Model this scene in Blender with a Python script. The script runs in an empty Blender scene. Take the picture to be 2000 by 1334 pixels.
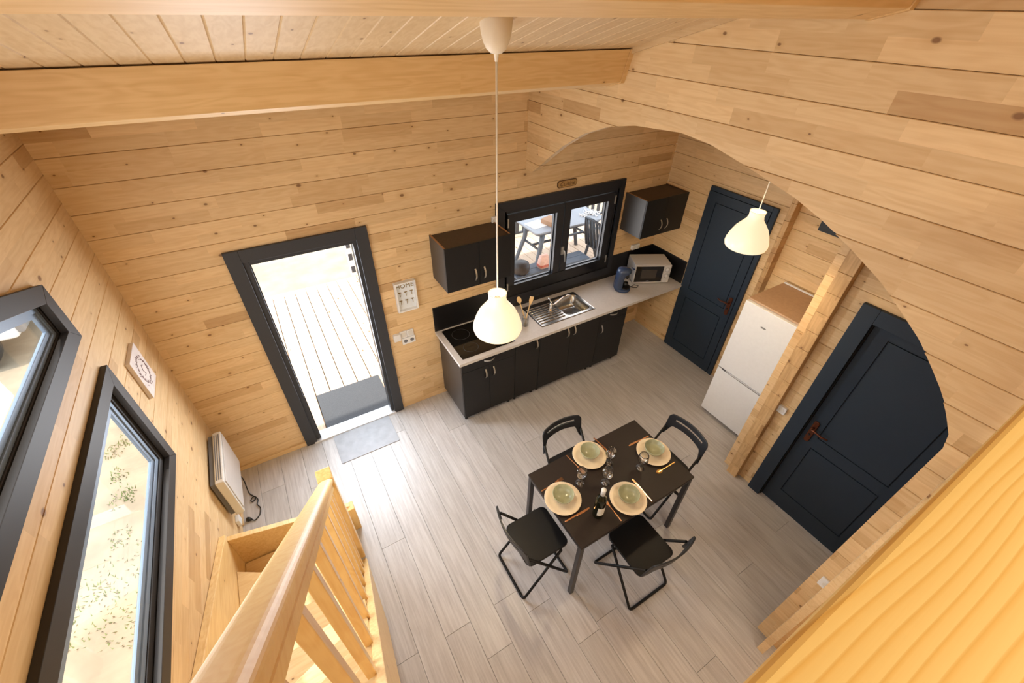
import bpy, bmesh, math, random
from mathutils import Vector, Matrix
R = math.radians
PI = math.pi
random.seed(7)
scn = bpy.context.scene
COL = scn.collection

# ------------------------------------------------------------------ camera
cd = bpy.data.cameras.new('camera')
cam = bpy.data.objects.new('camera', cd)
COL.objects.link(cam)
rr, uu, ff = Vector((0.859884, -0.510195, 0.017343)), Vector((0.306388, 0.542966, 0.781866)), Vector((0.408321, 0.667, -0.623206))
M = Matrix.Identity(4)
for i in range(3):
    M[i][0], M[i][1], M[i][2] = rr[i], uu[i], -ff[i]
M[0][3], M[1][3], M[2][3] = 0.97297, -3.34219, 3.51560
cam.matrix_world = M
cd.sensor_width = 36.0
cd.sensor_fit = 'HORIZONTAL'
cd.lens = 829.92 / 2000 * 36
cd.clip_start = 0.02
scn.camera = cam

# ------------------------------------------------------------------ world, sun, lamps, exposure
w = bpy.data.worlds.new('world')
scn.world = w
w.use_nodes = True
bg = w.node_tree.nodes['Background']
bg.inputs['Color'].default_value = (0.80, 0.90, 1.0, 1)
bg.inputs['Strength'].default_value = 2.7
sd = bpy.data.lights.new('sun', 'SUN')
sd.energy = 3.6
sd.angle = R(1.2)
sd.color = (1.0, 0.93, 0.82)
so = bpy.data.objects.new('sun', sd)
COL.objects.link(so)
so.rotation_euler = Vector((0.316, -0.05, -0.95)).to_track_quat('-Z', 'Y').to_euler()


def area(name, loc, direction, sx, sy, energy, color, portal=False):
    d = bpy.data.lights.new(name, 'AREA')
    d.shape = 'RECTANGLE'
    d.size, d.size_y = sx, sy
    d.energy = energy
    d.color = color
    if portal:
        d.cycles.is_portal = True
    o = bpy.data.objects.new(name, d)
    COL.objects.link(o)
    o.location = loc
    o.rotation_euler = Vector(direction).to_track_quat('-Z', 'Y').to_euler()
    return o


# daylight coming in through the doorway and the windows
area('door_daylight', (1.13, .03, 1.28), (0.06, -1, 0), 0.72, 1.35, 33, (.84, .91, 1.0))
area('kitchen_window_daylight', (3.61, .055, 1.5), (0, -1, 0), 1.2, .74, 7, (.86, .92, 1.0))
area('low_window_daylight', (-.008, -1.85, 1.63), (1, 0, 0), 1.55, .50, 11, (.93, .97, 1.0))
area('gable_window_daylight', (-.008, -2.0, 2.60), (1, 0, 0), 1.9, .44, 7.5, (.95, .98, 1.0))
# added fill light over the mezzanine, behind the camera, no real fitting
area('mezzanine_fill', (1.6, -4.1, 3.66), (0.0, 0.35, -1), 1.6, 0.4, 14, (1.0, 0.92, 0.78))
# second added fill, brightening the space under the mezzanine
area('under_mezzanine_fill', (2.2, -4.6, 2.0), (0.1, 0.4, -1), 1.0, 0.6, 14, (1.0, 0.86, 0.68))

scn.view_settings.view_transform = 'Standard'
scn.view_settings.look = 'None'
scn.view_settings.gamma = 1
scn.view_settings.use_curve_mapping = False
scn.view_settings.exposure = 0.40


# ------------------------------------------------------------------ mesh helpers
class MB:
    """collects polygons; build() links them as one mesh object"""

    def __init__(s):
        s.v, s.f, s.sm = [], [], []

    def add(s, verts, faces, smooth=False, mat=None):
        o = len(s.v)
        if mat is not None:
            verts = [mat @ Vector(v) for v in verts]
        s.v += [tuple(v) for v in verts]
        for f in faces:
            s.f.append([o + i for i in f])
            s.sm.append(smooth)
        return s

    def box(s, x0, x1, y0, y1, z0, z1, mat=None):
        v = [(x, y, z) for z in (z0, z1) for y in (y0, y1) for x in (x0, x1)]
        return s.add(v, [(0, 2, 3, 1), (4, 5, 7, 6), (0, 1, 5, 4), (2, 6, 7, 3), (0, 4, 6, 2), (1, 3, 7, 5)], mat=mat)

    def prism(s, poly, axis, a, b, mat=None):
        """poly of 2-D points in the other two axes (cyclic order x,y,z without axis)"""
        def P(p, t):
            if axis == 'x':
                return (t, p[0], p[1])
            if axis == 'y':
                return (p[0], t, p[1])
            return (p[0], p[1], t)
        n = len(poly)
        v = [P(p, a) for p in poly] + [P(p, b) for p in poly]
        f = [tuple(range(n))[::-1], tuple(range(n, 2 * n))]
        f += [(i, (i + 1) % n, n + (i + 1) % n, n + i) for i in range(n)]
        return s.add(v, f, mat=mat)

    def tube(s, pts, r, n=8, cap=True, smooth=True):
        pts = [Vector(p) for p in pts]
        rs = r if isinstance(r, (list, tuple)) else [r] * len(pts)
        up = None
        v, f = [], []
        for i, p in enumerate(pts):
            if i == 0:
                t = pts[1] - p
            elif i == len(pts) - 1:
                t = p - pts[-2]
            else:
                t = (pts[i + 1] - p).normalized() + (p - pts[i - 1]).normalized()
            t.normalize()
            if up is None:
                up = Vector((0, 0, 1)) if abs(t.z) < .9 else Vector((1, 0, 0))
            a = t.cross(up)
            a.normalize()
            b = a.cross(t)
            b.normalize()
            up = b
            for k in range(n):
                th = 2 * PI * k / n
                v.append(p + (a * math.cos(th) + b * math.sin(th)) * rs[i])
        for i in range(len(pts) - 1):
            for k in range(n):
                f.append((i * n + k, i * n + (k + 1) % n, (i + 1) * n + (k + 1) % n, (i + 1) * n + k))
        s.add(v, f, smooth)
        if cap:
            s.add(v[:n], [tuple(range(n))[::-1]])
            s.add(v[-n:], [tuple(range(n))])
        return s

    def lathe(s, prof, n=32, center=(0, 0, 0), smooth=True, mat=None):
        v, f = [], []
        for (r, z) in prof:
            for k in range(n):
                th = 2 * PI * k / n
                v.append((center[0] + r * math.cos(th), center[1] + r * math.sin(th), center[2] + z))
        for i in range(len(prof) - 1):
            for k in range(n):
                f.append((i * n + k, i * n + (k + 1) % n, (i + 1) * n + (k + 1) % n, (i + 1) * n + k))
        return s.add(v, f, smooth, mat)

    def build(s, name, mat, parent=None, bevel=0, seg=2, smooth=None):
        me = bpy.data.meshes.new(name)
        me.from_pydata(s.v, [], s.f)
        me.polygons.foreach_set('use_smooth', [bool(x) if smooth is None else smooth for x in s.sm])
        me.update()
        bm = bmesh.new()
        bm.from_mesh(me)
        bmesh.ops.remove_doubles(bm, verts=bm.verts, dist=1e-5)
        bmesh.ops.recalc_face_normals(bm, faces=bm.faces)
        bm.to_mesh(me)
        bm.free()
        me.materials.append(mat)
        o = bpy.data.objects.new(name, me)
        COL.objects.link(o)
        if parent is not None:
            o.parent = parent
        if bevel:
            m = o.modifiers.new('bevel', 'BEVEL')
            m.width = bevel
            m.segments = seg
            m.limit_method = 'ANGLE'
            m.angle_limit = R(40)
        return o


def tag(o, label, cat, group=None, kind=None):
    o['label'] = label
    if cat:
        o['category'] = cat
    if group:
        o['group'] = group
    if kind:
        o['kind'] = kind
    return o


def thing(name, label, cat, loc=(0, 0, 0), rz=0, group=None, kind=None):
    o = bpy.data.objects.new(name, None)
    o.empty_display_size = .05
    COL.objects.link(o)
    o.location = loc
    o.rotation_euler = (0, 0, rz)
    return tag(o, label, cat, group, kind)


def dup(root, loc, rz=None, label=None, group=None):
    r = root.copy()
    COL.objects.link(r)
    r.location = loc
    if rz is not None:
        r.rotation_euler = (0, 0, rz)
    if label:
        r['label'] = label
    if group:
        r['group'] = group
    for ch in list(root.children):
        c = ch.copy()
        COL.objects.link(c)
        c.parent = r
        for g in list(ch.children):
            d = g.copy()
            COL.objects.link(d)
            d.parent = c
    return r


def box(name, m, parent, x0, x1, y0, y1, z0, z1, bevel=0, mat=None):
    return MB().box(x0, x1, y0, y1, z0, z1, mat).build(name, m, parent, bevel)


def text_mesh(body, size, name, m, parent, mat4, extrude=.001, align='CENTER', shear=0):
    cu = bpy.data.curves.new('t', 'FONT')
    cu.body = body
    cu.size = size
    cu.extrude = extrude
    cu.align_x = align
    cu.align_y = 'CENTER'
    cu.shear = shear
    cu.resolution_u = 3
    to = bpy.data.objects.new('t', cu)
    COL.objects.link(to)
    bpy.context.view_layer.update()
    me = bpy.data.meshes.new_from_object(to.evaluated_get(bpy.context.evaluated_depsgraph_get()))
    bpy.data.objects.remove(to)
    me.transform(mat4)
    me.materials.clear()
    me.materials.append(m)
    o = bpy.data.objects.new(name, me)
    COL.objects.link(o)
    o.parent = parent
    return o


def rrect(hx, hy, r, n=4, cx=0, cy=0):
    pts = []
    for (sx, sy, a0) in ((1, 1, 0), (-1, 1, 90), (-1, -1, 180), (1, -1, 270)):
        for k in range(n + 1):
            a = R(a0 + 90 * k / n)
            pts.append((cx + sx * (hx - r) + r * math.cos(a), cy + sy * (hy - r) + r * math.sin(a)))
    return pts


# ------------------------------------------------------------------ materials
class NT:
    def __init__(s, name):
        s.m = bpy.data.materials.new(name)
        s.m.use_nodes = True
        s.t = s.m.node_tree
        s.b = s.t.nodes['Principled BSDF']

    def n(s, typ, **kw):
        o = s.t.nodes.new(typ)
        for k, v in kw.items():
            setattr(o, k, v)
        return o

    def lk(s, a, b):
        s.t.links.new(a, b)

    def val(s, sock, v):
        if hasattr(v, 'is_output') or isinstance(v, bpy.types.NodeSocket):
            s.lk(v, sock)
        else:
            sock.default_value = v

    def math(s, op, a, b=0.0, c=0.0):
        o = s.n('ShaderNodeMath', operation=op)
        s.val(o.inputs[0], a)
        s.val(o.inputs[1], b)
        s.val(o.inputs[2], c)
        return o.outputs[0]

    def vec(s, x, y, z):
        o = s.n('ShaderNodeCombineXYZ')
        for i, v in enumerate((x, y, z)):
            s.val(o.inputs[i], v)
        return o.outputs[0]

    def noise(s, v, scale=1, detail=2, rough=.5):
        o = s.n('ShaderNodeTexNoise')
        s.lk(v, o.inputs['Vector'])
        o.inputs['Scale'].default_value = scale
        o.inputs['Detail'].default_value = detail
        o.inputs['Roughness'].default_value = rough
        return o.outputs['Fac']

    def white(s, v, dim='2D'):
        o = s.n('ShaderNodeTexWhiteNoise', noise_dimensions=dim)
        if dim == '1D':
            s.val(o.inputs['W'], v)
        else:
            s.val(o.inputs['Vector'], v)
        return o.outputs['Value']

    def ramp(s, fac, stops, interp='LINEAR'):
        o = s.n('ShaderNodeValToRGB')
        o.color_ramp.interpolation = interp
        e = o.color_ramp.elements
        while len(e) < len(stops):
            e.new(.5)
        for i, (p, c) in enumerate(stops):
            e[i].position = p
            e[i].color = (c[0], c[1], c[2], 1) if hasattr(c, '__len__') else (c, c, c, 1)
        s.val(o.inputs['Fac'], fac)
        return o.outputs['Color']

    def mix(s, fac, a, b, blend='MIX'):
        o = s.n('ShaderNodeMix', data_type='RGBA', blend_type=blend)
        s.val(o.inputs[0], fac)
        for k, v in ((6, a), (7, b)):
            if isinstance(v, (tuple, list)):
                o.inputs[k].default_value = (v[0], v[1], v[2], 1)
            else:
                s.lk(v, o.inputs[k])
        return o.outputs[2]

    def pos(s):
        g = s.n('ShaderNodeNewGeometry')
        x = s.n('ShaderNodeSeparateXYZ')
        s.lk(g.outputs['Position'], x.inputs[0])
        return x.outputs[0], x.outputs[1], x.outputs[2]

    def opos(s):
        g = s.n('ShaderNodeTexCoord')
        x = s.n('ShaderNodeSeparateXYZ')
        s.lk(g.outputs['Object'], x.inputs[0])
        return x.outputs[0], x.outputs[1], x.outputs[2]

    def bump(s, h, strength=.2, dist=.002):
        o = s.n('ShaderNodeBump')
        o.inputs['Strength'].default_value = strength
        o.inputs['Distance'].default_value = dist
        s.lk(h, o.inputs['Height'])
        s.lk(o.outputs[0], s.b.inputs['Normal'])


def plain(name, c, rough=.5, metal=0.0, spec=.5, noise=0.0, nscale=40, coat=0):
    t = NT(name)
    b = t.b
    b.inputs['Roughness'].default_value = rough
    b.inputs['Metallic'].default_value = metal
    b.inputs['Specular IOR Level'].default_value = spec
    if coat:
        b.inputs['Coat Weight'].default_value = coat
    x, y, z = t.pos()
    f = t.noise(t.vec(x, y, z), nscale, 3)
    k = noise if noise else .02
    col = t.ramp(f, [(.25, [v * (1 - k) for v in c]), (.75, [min(1, v * (1 + k)) for v in c])])
    t.lk(col, b.inputs['Base Color'])
    return t.m


def pine(name, along, across, off=0.0, lam=(0.5, 0.0785), light=(.74, .52, .28), dark=(.60, .37, .16), rough=.5, knots=.5, patch=1.0, grain=1.0, spec=.35):
    t = NT(name)
    p = dict(zip('xyz', t.pos()))
    A, B = p[along], p[across]
    C = p[[k for k in 'xyz' if k not in (along, across)][0]]
    row = t.math('FLOOR', t.math('DIVIDE', t.math('SUBTRACT', B, off), lam[1]))
    w1 = t.white(row, '1D')
    colm = t.math('FLOOR', t.math('ADD', t.math('DIVIDE', A, lam[0]), t.math('MULTIPLY', w1, 13.7)))
    r = t.white(t.vec(row, colm, 0))
    tone = t.ramp(r, [(0.0, [1 - .34 * patch, 1 - .42 * patch, 1 - .50 * patch]), (.02, [1 - .20 * patch, 1 - .26 * patch, 1 - .32 * patch]),
                      (.07, [1 - .11 * patch, 1 - .14 * patch, 1 - .18 * patch]), (.35, [1 - .05 * patch] * 3), (.8, (1, 1, 1)), (1, [1 + .04 * patch] * 3)])
    ofs = t.math('MULTIPLY', r, 37.0)
    g1 = t.noise(t.vec(t.math('MULTIPLY', A, 1.2), t.math('ADD', t.math('MULTIPLY', B, 55.0), ofs), t.math('MULTIPLY', C, 55.0)), 1, 3, .6)
    g2 = t.noise(t.vec(t.math('MULTIPLY', A, 2.2), t.math('ADD', t.math('MULTIPLY', B, 14.0), ofs), t.math('MULTIPLY', C, 14.0)), 1, 2, .5)
    rings = t.math('SINE', t.math('MULTIPLY', g2, 42.0))
    f = t.math('ADD', t.math('MULTIPLY', g1, .8 * grain), t.math('MULTIPLY', rings, .10 * grain))
    base = t.mix(t.ramp(f, [(.25, 0), (.75, 1)]), light, dark)
    base = t.mix(1.0, base, tone, 'MULTIPLY')
    if knots:
        vo = t.n('ShaderNodeTexVoronoi', voronoi_dimensions='2D')
        t.lk(t.vec(t.math('MULTIPLY', A, 3.4), t.math('MULTIPLY', B, 5.2), 0.0), vo.inputs['Vector'])
        vo.inputs['Scale'].default_value = 1.0
        sp = t.n('ShaderNodeSeparateColor')
        t.lk(vo.outputs['Color'], sp.inputs[0])
        gate = t.math('LESS_THAN', sp.outputs[0], min(1.0, knots * 1.5))
        rad = t.math('ADD', t.math('MULTIPLY', t.math('POWER', sp.outputs[1], 4.0), .055), .026)
        d = t.math('DIVIDE', vo.outputs['Distance'], rad)
        k = t.math('MULTIPLY', t.ramp(d, [(.55, 1), (1.0, 0)]), gate)
        halo = t.math('MULTIPLY', t.ramp(t.math('MULTIPLY', d, .33), [(.2, .35), (1.0, 0)]), gate)
        base = t.mix(halo, base, (dark[0] * .75, dark[1] * .65, dark[2] * .5))
        base = t.mix(t.math('MULTIPLY', k, .85), base, (.20, .09, .035))
    t.lk(base, t.b.inputs['Base Color'])
    t.b.inputs['Roughness'].default_value = rough
    t.b.inputs['Specular IOR Level'].default_value = spec
    t.bump(f, .12, .001)
    return t.m


def rings(name, light, dark, freq, ax=(1, 1), rough=.35):
    """flat-sawn face with wide cathedral growth rings, for timber right under the lens"""
    t = NT(name)
    x, y, z = t.pos()
    n = t.noise(t.vec(t.math('MULTIPLY', x, 2.2), t.math('MULTIPLY', y, 9.0), 0.0), 1, 2)
    f = t.math('ADD', t.math('ADD', t.math('MULTIPLY', y, 1.0), t.math('MULTIPLY', x, .035)), t.math('MULTIPLY', n, .055))
    s1 = t.math('FRACT', t.math('MULTIPLY', f, freq))
    line = t.ramp(s1, [(0.0, .0), (.62, .35), (.86, 1.0), (.95, .55), (1.0, 0.0)])
    fine = t.noise(t.vec(t.math('MULTIPLY', x, 8.0), t.math('MULTIPLY', y, 900.0), t.math('MULTIPLY', z, 900.0)), 1, 2)
    c = t.mix(t.math('MULTIPLY', line, .8), light, dark)
    c = t.mix(t.math('MULTIPLY', fine, .18), c, dark)
    t.lk(c, t.b.inputs['Base Color'])
    t.b.inputs['Roughness'].default_value = rough
    t.bump(line, .1, .0006)
    return t.m


def laminate(name):
    t = NT(name)
    x, y, z = t.pos()
    oi = t.n('ShaderNodeObjectInfo')
    rnd = oi.outputs['Random']
    o = t.math('MULTIPLY', rnd, 31.0)
    g1 = t.noise(t.vec(t.math('ADD', t.math('MULTIPLY', x, 60.0), o), t.math('ADD', t.math('MULTIPLY', y, 2.4), o), 0.0), 1, 4, .65)
    g2 = t.noise(t.vec(t.math('ADD', t.math('MULTIPLY', x, 14.0), o), t.math('ADD', t.math('MULTIPLY', y, 1.6), o), 0.0), 1, 3, .5)
    wv = t.math('SINE', t.math('MULTIPLY', g2, 22.0))
    f = t.math('ADD', t.math('MULTIPLY', g1, .85), t.math('MULTIPLY', wv, .05))
    c = t.ramp(f, [(.22, (.43, .405, .395)), (.5, (.575, .555, .545)), (.75, (.64, .625, .615))])
    c = t.mix(1.0, c, t.ramp(rnd, [(0, (.93, .92, .91)), (1, (1.03, 1.02, 1.02))]), 'MULTIPLY')
    t.lk(c, t.b.inputs['Base Color'])
    t.b.inputs['Roughness'].default_value = .36
    t.b.inputs['Specular IOR Level'].default_value = .5
    t.bump(f, .06, .0006)
    return t.m


def glass(name, tint=(1, 1, 1), k=1.0):
    t = NT(name)
    t.t.nodes.remove(t.b)
    out = t.t.nodes['Material Output']
    tr = t.n('ShaderNodeBsdfTransparent')
    tr.inputs[0].default_value = (*tint, 1)
    gl = t.n('ShaderNodeBsdfGlossy')
    gl.inputs['Roughness'].default_value = .02
    lw = t.n('ShaderNodeLayerWeight')
    lw.inputs[0].default_value = .5
    mx = t.n('ShaderNodeMixShader')
    fr = t.math('ADD', t.math('MULTIPLY', t.math('POWER', lw.outputs['Facing'], 5.0), .9), .03)
    t.lk(t.math('MINIMUM', t.math('MULTIPLY', fr, k), 1.0), mx.inputs[0])
    t.lk(tr.outputs[0], mx.inputs[1])
    t.lk(gl.outputs[0], mx.inputs[2])
    t.lk(mx.outputs[0], out.inputs[0])
    return t.m


def emit(name, c, strength, base=(.9, .87, .8)):
    t = NT(name)
    t.b.inputs['Base Color'].default_value = (*base, 1)
    t.b.inputs['Emission Color'].default_value = (*c, 1)
    t.b.inputs['Emission Strength'].default_value = strength
    t.b.inputs['Roughness'].default_value = .25
    return t.m


WL, WD = (.79, .570, .315), (.68, .445, .215)
m_back = pine('pine_log_back', 'x', 'z', .147, light=WL, dark=WD)
m_left = pine('pine_log_left', 'y', 'z', .068, light=WL, dark=WD)
m_arch = pine('pine_log_arch', 'y', 'z', .0685, lam=(.42, .0785), light=WL, dark=WD, knots=.35, patch=1.25)
m_right = pine('pine_log_right', 'y', 'z', .0, light=WL, dark=WD)
m_end = pine('pine_end_grain', 'z', 'y', .0, lam=(.157, .06), light=(.66, .43, .21), dark=(.46, .27, .11), knots=.8)
m_ceil = pine('pine_ceiling_board', 'y', 'x', .392, lam=(2.5, .1), light=(.70, .51, .29), dark=(.60, .40, .20), knots=.7, patch=.25)
m_beam = pine('pine_beam', 'x', 'z', .0, lam=(1.9, .4), light=(.76, .51, .24), dark=(.64, .39, .15), knots=.35, patch=.15)
m_stair_y = pine('pine_stair', 'y', 'z', .0, lam=(3, 1), light=(.86, .62, .30), dark=(.72, .45, .17), rough=.35, knots=.25, patch=.1)
m_rail = pine('pine_handrail', 'y', 'x', .0, lam=(3, 1), light=(.93, .67, .27), dark=(.86, .55, .18), rough=.5, knots=.2, patch=.1)
m_bal = pine('pine_baluster', 'z', 'y', .0, lam=(3, 1), light=(.88, .60, .24), dark=(.76, .44, .14), rough=.3, knots=.25, patch=.1)
m_tread = pine('pine_tread', 'x', 'y', .0, lam=(1.1, .09), light=(.86, .64, .34), dark=(.74, .49, .22), rough=.35, knots=.25, patch=.25)
m_guard = rings('pine_guard_rail', (.90, .65, .24), (.76, .43, .09), 105)
m_trimw = pine('pine_skirting', 'x', 'z', .0, lam=(2, 1), light=WL, dark=WD, knots=.3, patch=.2)
m_floor = laminate('grey_laminate')
m_deck = pine('deck_board', 'y', 'x', .05, lam=(3, .158), light=(.72, .54, .40), dark=(.58, .40, .27), knots=.6, patch=.25, rough=.7)
m_navy = plain('navy_paint', (.020, .032, .050), .5, spec=.3)
m_anth = plain('anthracite_trim', (.042, .044, .050), .5, spec=.35)
m_anthw = plain('anthracite_window', (.032, .028, .026), .5, spec=.3)
m_bead = plain('blue_grey_aluminium', (.23, .30, .40), .4, .2)
m_black = plain('black_gap', (.004, .004, .005), .8)
m_winblk = plain('window_black', (.016, .017, .022), .38)
m_cab = plain('black_melamine', (.012, .012, .013), .45, spec=.35)
m_cabside = plain('dark_brown_melamine', (.045, .040, .037), .4)
m_cabtop = plain('brown_chipboard', (.055, .034, .020), .6, noise=.15)
m_edge = plain('raw_chipboard_edge', (.38, .20, .09), .7, noise=.2)
m_handle = plain('satin_nickel', (.62, .60, .55), .32, .85)
m_work = plain('pale_worktop', (.60, .56, .53), .35, noise=.05)
m_splash = plain('black_splashback', (.007, .007, .008), .3)
m_hob = plain('black_glass_hob', (.008, .007, .006), .06)
m_hobring = plain('hob_ring_print', (.05, .05, .05), .2)
m_steel = plain('stainless_steel', (.42, .40, .37), .22, 1.0)
m_chrome = plain('chrome', (.8, .8, .8), .08, 1.0)
m_white = plain('white_plastic', (.80, .80, .80), .35)
m_fridge = plain('white_enamel', (.86, .87, .89), .28)
m_fridgetop = plain('tan_fridge_top', (.50, .33, .21), .55, noise=.08)
m_grey = plain('mid_grey', (.22, .22, .22), .5)
m_seal = plain('grey_seal', (.16, .16, .17), .6)
m_tablet = plain('black_brown_laminate', (.018, .011, .008), .55, spec=.3)
m_leg = plain('dark_grey_steel', (.035, .033, .034), .35, .3)
m_chair = plain('black_chair', (.006, .006, .0065), .5, spec=.3)
m_chairb = plain('black_chair_plastic', (.012, .014, .018), .42)
m_plate = plain('cream_stoneware', (.78, .64, .45), .3, noise=.05)
m_bowl = plain('sage_stoneware', (.36, .37, .24), .22, noise=.08)
m_copper = plain('rose_gold', (.80, .43, .24), .24, 1.0)
m_gold = plain('gold_metal', (.85, .55, .20), .2, 1.0)
m_bottle = plain('dark_bottle_glass', (.007, .009, .004), .06)
m_label = plain('white_label', (.75, .74, .68), .6)
m_capw = plain('white_capsule', (.74, .74, .72), .35)
m_blue = plain('navy_plastic', (.035, .055, .11), .22)
m_blackp = plain('black_plastic', (.012, .012, .012), .3)
m_mw = plain('silver_grey_enamel', (.62, .60, .58), .3)
m_mwgl = plain('microwave_glass', (.012, .010, .009), .08)
m_heat = plain('heater_white', (.72, .69, .64), .4)
m_mat = plain('light_grey_mat', (.38, .39, .415), .85, noise=.12, nscale=12)
m_matd = plain('charcoal_mat', (.085, .088, .096), .95, noise=.35, nscale=260)
m_alu = plain('aluminium_sill', (.80, .80, .82), .3, .3)
m_bronze = plain('rust_bronze', (.12, .035, .015), .35, .6)
m_cord = plain('white_flex', (.80, .74, .64), .5)
m_cap = plain('cream_cap', (.78, .68, .54), .5)
m_spoon = plain('beech_spoon', (.74, .50, .23), .5)
m_canvas = plain('pale_canvas', (.74, .66, .62), .7, noise=.1, nscale=18)
m_wreath = plain('wreath_ink', (.20, .11, .10), .7)
m_sign = plain('sign_brown', (.44, .26, .09), .5, noise=.12)
m_signd = plain('sign_dark_brown', (.11, .05, .014), .5)
m_homeb = plain('home_tray_board', (.76, .80, .84), .6)
m_homeg = plain('brass_letters', (.34, .24, .10), .4, .5)
m_pic = plain('dark_picture', (.015, .017, .02), .5, noise=.6, nscale=25)
m_pink = plain('pink_print', (.62, .24, .36), .6)
m_sand = plain('sandy_ground', (.36, .285, .195), .95, noise=.22, nscale=3)
m_grass = plain('grass_green', (.22, .27, .10), .8, noise=.4, nscale=8)
m_garden = plain('grey_garden_plastic', (.12, .145, .18), .45)
m_gardend = plain('dark_garden_plastic', (.045, .052, .065), .4)
m_bench = plain('slate_bench', (.085, .11, .15), .6)
m_red = plain('faded_red_fabric', (.50, .13, .09), .8, noise=.3, nscale=30)
m_pinkl = plain('pale_pink_fabric', (.72, .48, .42), .8, noise=.15, nscale=30)
m_card = plain('brown_cardboard', (.42, .25, .15), .8)
m_paper = plain('white_paper', (.82, .82, .82), .8)
m_van = plain('white_van_paint', (.85, .86, .88), .25)
m_tyre = plain('tyre_rubber', (.05, .045, .042), .7)
m_rust = plain('brown_wheel', (.20, .13, .10), .5)
m_shade = emit('lit_opal_glass', (1.0, .78, .48), .60)
m_bulb = emit('lit_bulb', (1.0, .85, .6), 4.0)
m_pane = glass('window_pane')
m_wine = glass('wine_glass', (.985, .985, .985), 5.0)
m_jar = glass('glass_jar', (.93, .94, .93), 1.5)


# ------------------------------------------------------------------ polygon clipping
def clip(poly, p, q, keep_left):
    """part of poly on the left (or right) of the line p->q"""
    def side(a):
        d = (q[0] - p[0]) * (a[1] - p[1]) - (q[1] - p[1]) * (a[0] - p[0])
        return d if keep_left else -d
    out = []
    for i in range(len(poly)):
        a, b = poly[i], poly[(i + 1) % len(poly)]
        sa, sb = side(a), side(b)
        if sa >= -1e-9:
            out.append(a)
        if (sa > 1e-9 and sb < -1e-9) or (sa < -1e-9 and sb > 1e-9):
            k = sa / (sa - sb)
            out.append((a[0] + (b[0] - a[0]) * k, a[1] + (b[1] - a[1]) * k))
    return out


def area2(poly):
    return abs(sum(poly[i][0] * poly[(i + 1) % len(poly)][1] - poly[(i + 1) % len(poly)][0] * poly[i][1] for i in range(len(poly)))) / 2


def minus(polys, hole):
    """convex polys minus a convex counter-clockwise hole; the upright sides of the hole cut first"""
    n = len(hole)
    edges = [(hole[i], hole[(i + 1) % n]) for i in range(n)]
    edges.sort(key=lambda e: abs(e[0][0] - e[1][0]) > 1e-6)
    out = []
    for poly in polys:
        rest = poly
        for (p, q) in edges:
            o = clip(rest, p, q, False)
            if len(o) > 2 and area2(o) > 2e-4:
                out.append(o)
            rest = clip(rest, p, q, True)
            if len(rest) < 3 or area2(rest) < 1e-5:
                break
    return out


CH = .0045


def log(parent, poly, axis, face, back, z0, z1, m, name='log'):
    """one log of a wall: poly in (u, z), visible side at `face`, chamfered where it meets the next log"""
    d = 1 if face > back else -1

    def cl(c):
        return [(u, min(max(z, z0 + c), z1 - c)) for (u, z) in poly]

    def P(p, t):
        return (t, p[0], p[1]) if axis == 'x' else (p[0], t, p[1])
    n = len(poly)
    rings_ = [(poly, back), (poly, face - d * .014), (cl(.0009), face - d * .012), (cl(.0009), face - d * .003), (cl(.0032), face)]
    v = [P(p, t) for (pl, t) in rings_ for p in pl]
    m_ = len(rings_)
    f = [tuple(range(n))[::-1], tuple(range((m_ - 1) * n, m_ * n))]
    for k in range(m_ - 1):
        f += [(k * n + i, k * n + (i + 1) % n, k * n + n + (i + 1) % n, k * n + n + i) for i in range(n)]
    return MB().add(v, f).build(name, m, parent)


LH = .157
SL = .281
Z_EAVE = 3.008


def roof(y):
    return Z_EAVE - SL * y if y > -3.42 else Z_EAVE + SL * 3.42 + SL * (y + 3.42)


def log_wall(root, axis, u0, u1, face, back, off, ztop, holes, m, clip_roof=False):
    k = 0
    while True:
        z0, z1 = max(0.0, off + (k - 1) * LH), off + k * LH
        k += 1
        if z0 >= ztop - .01:
            break
        z1 = min(z1, ztop)
        if z1 - z0 < .01:
            continue
        polys = [[(u0, z0), (u1, z0), (u1, z1), (u0, z1)]]
        if clip_roof:
            a, b, c = (0.4, roof(.4)), (-3.42, roof(-3.42)), (-7.2, roof(-7.2))
            polys = [clip(p, b, a, False) for p in polys]
            polys = [clip(p, c, b, False) for p in polys if len(p) > 2]
            polys = [p for p in polys if len(p) > 2 and area2(p) > 1e-3]
        for h in holes:
            polys = minus(polys, h)
        for p in polys:
            log(root, p, axis, face, back, z0, z1, m)


def rect(a, b, c, d):
    return [(a, c), (b, c), (b, d), (a, d)]


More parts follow.
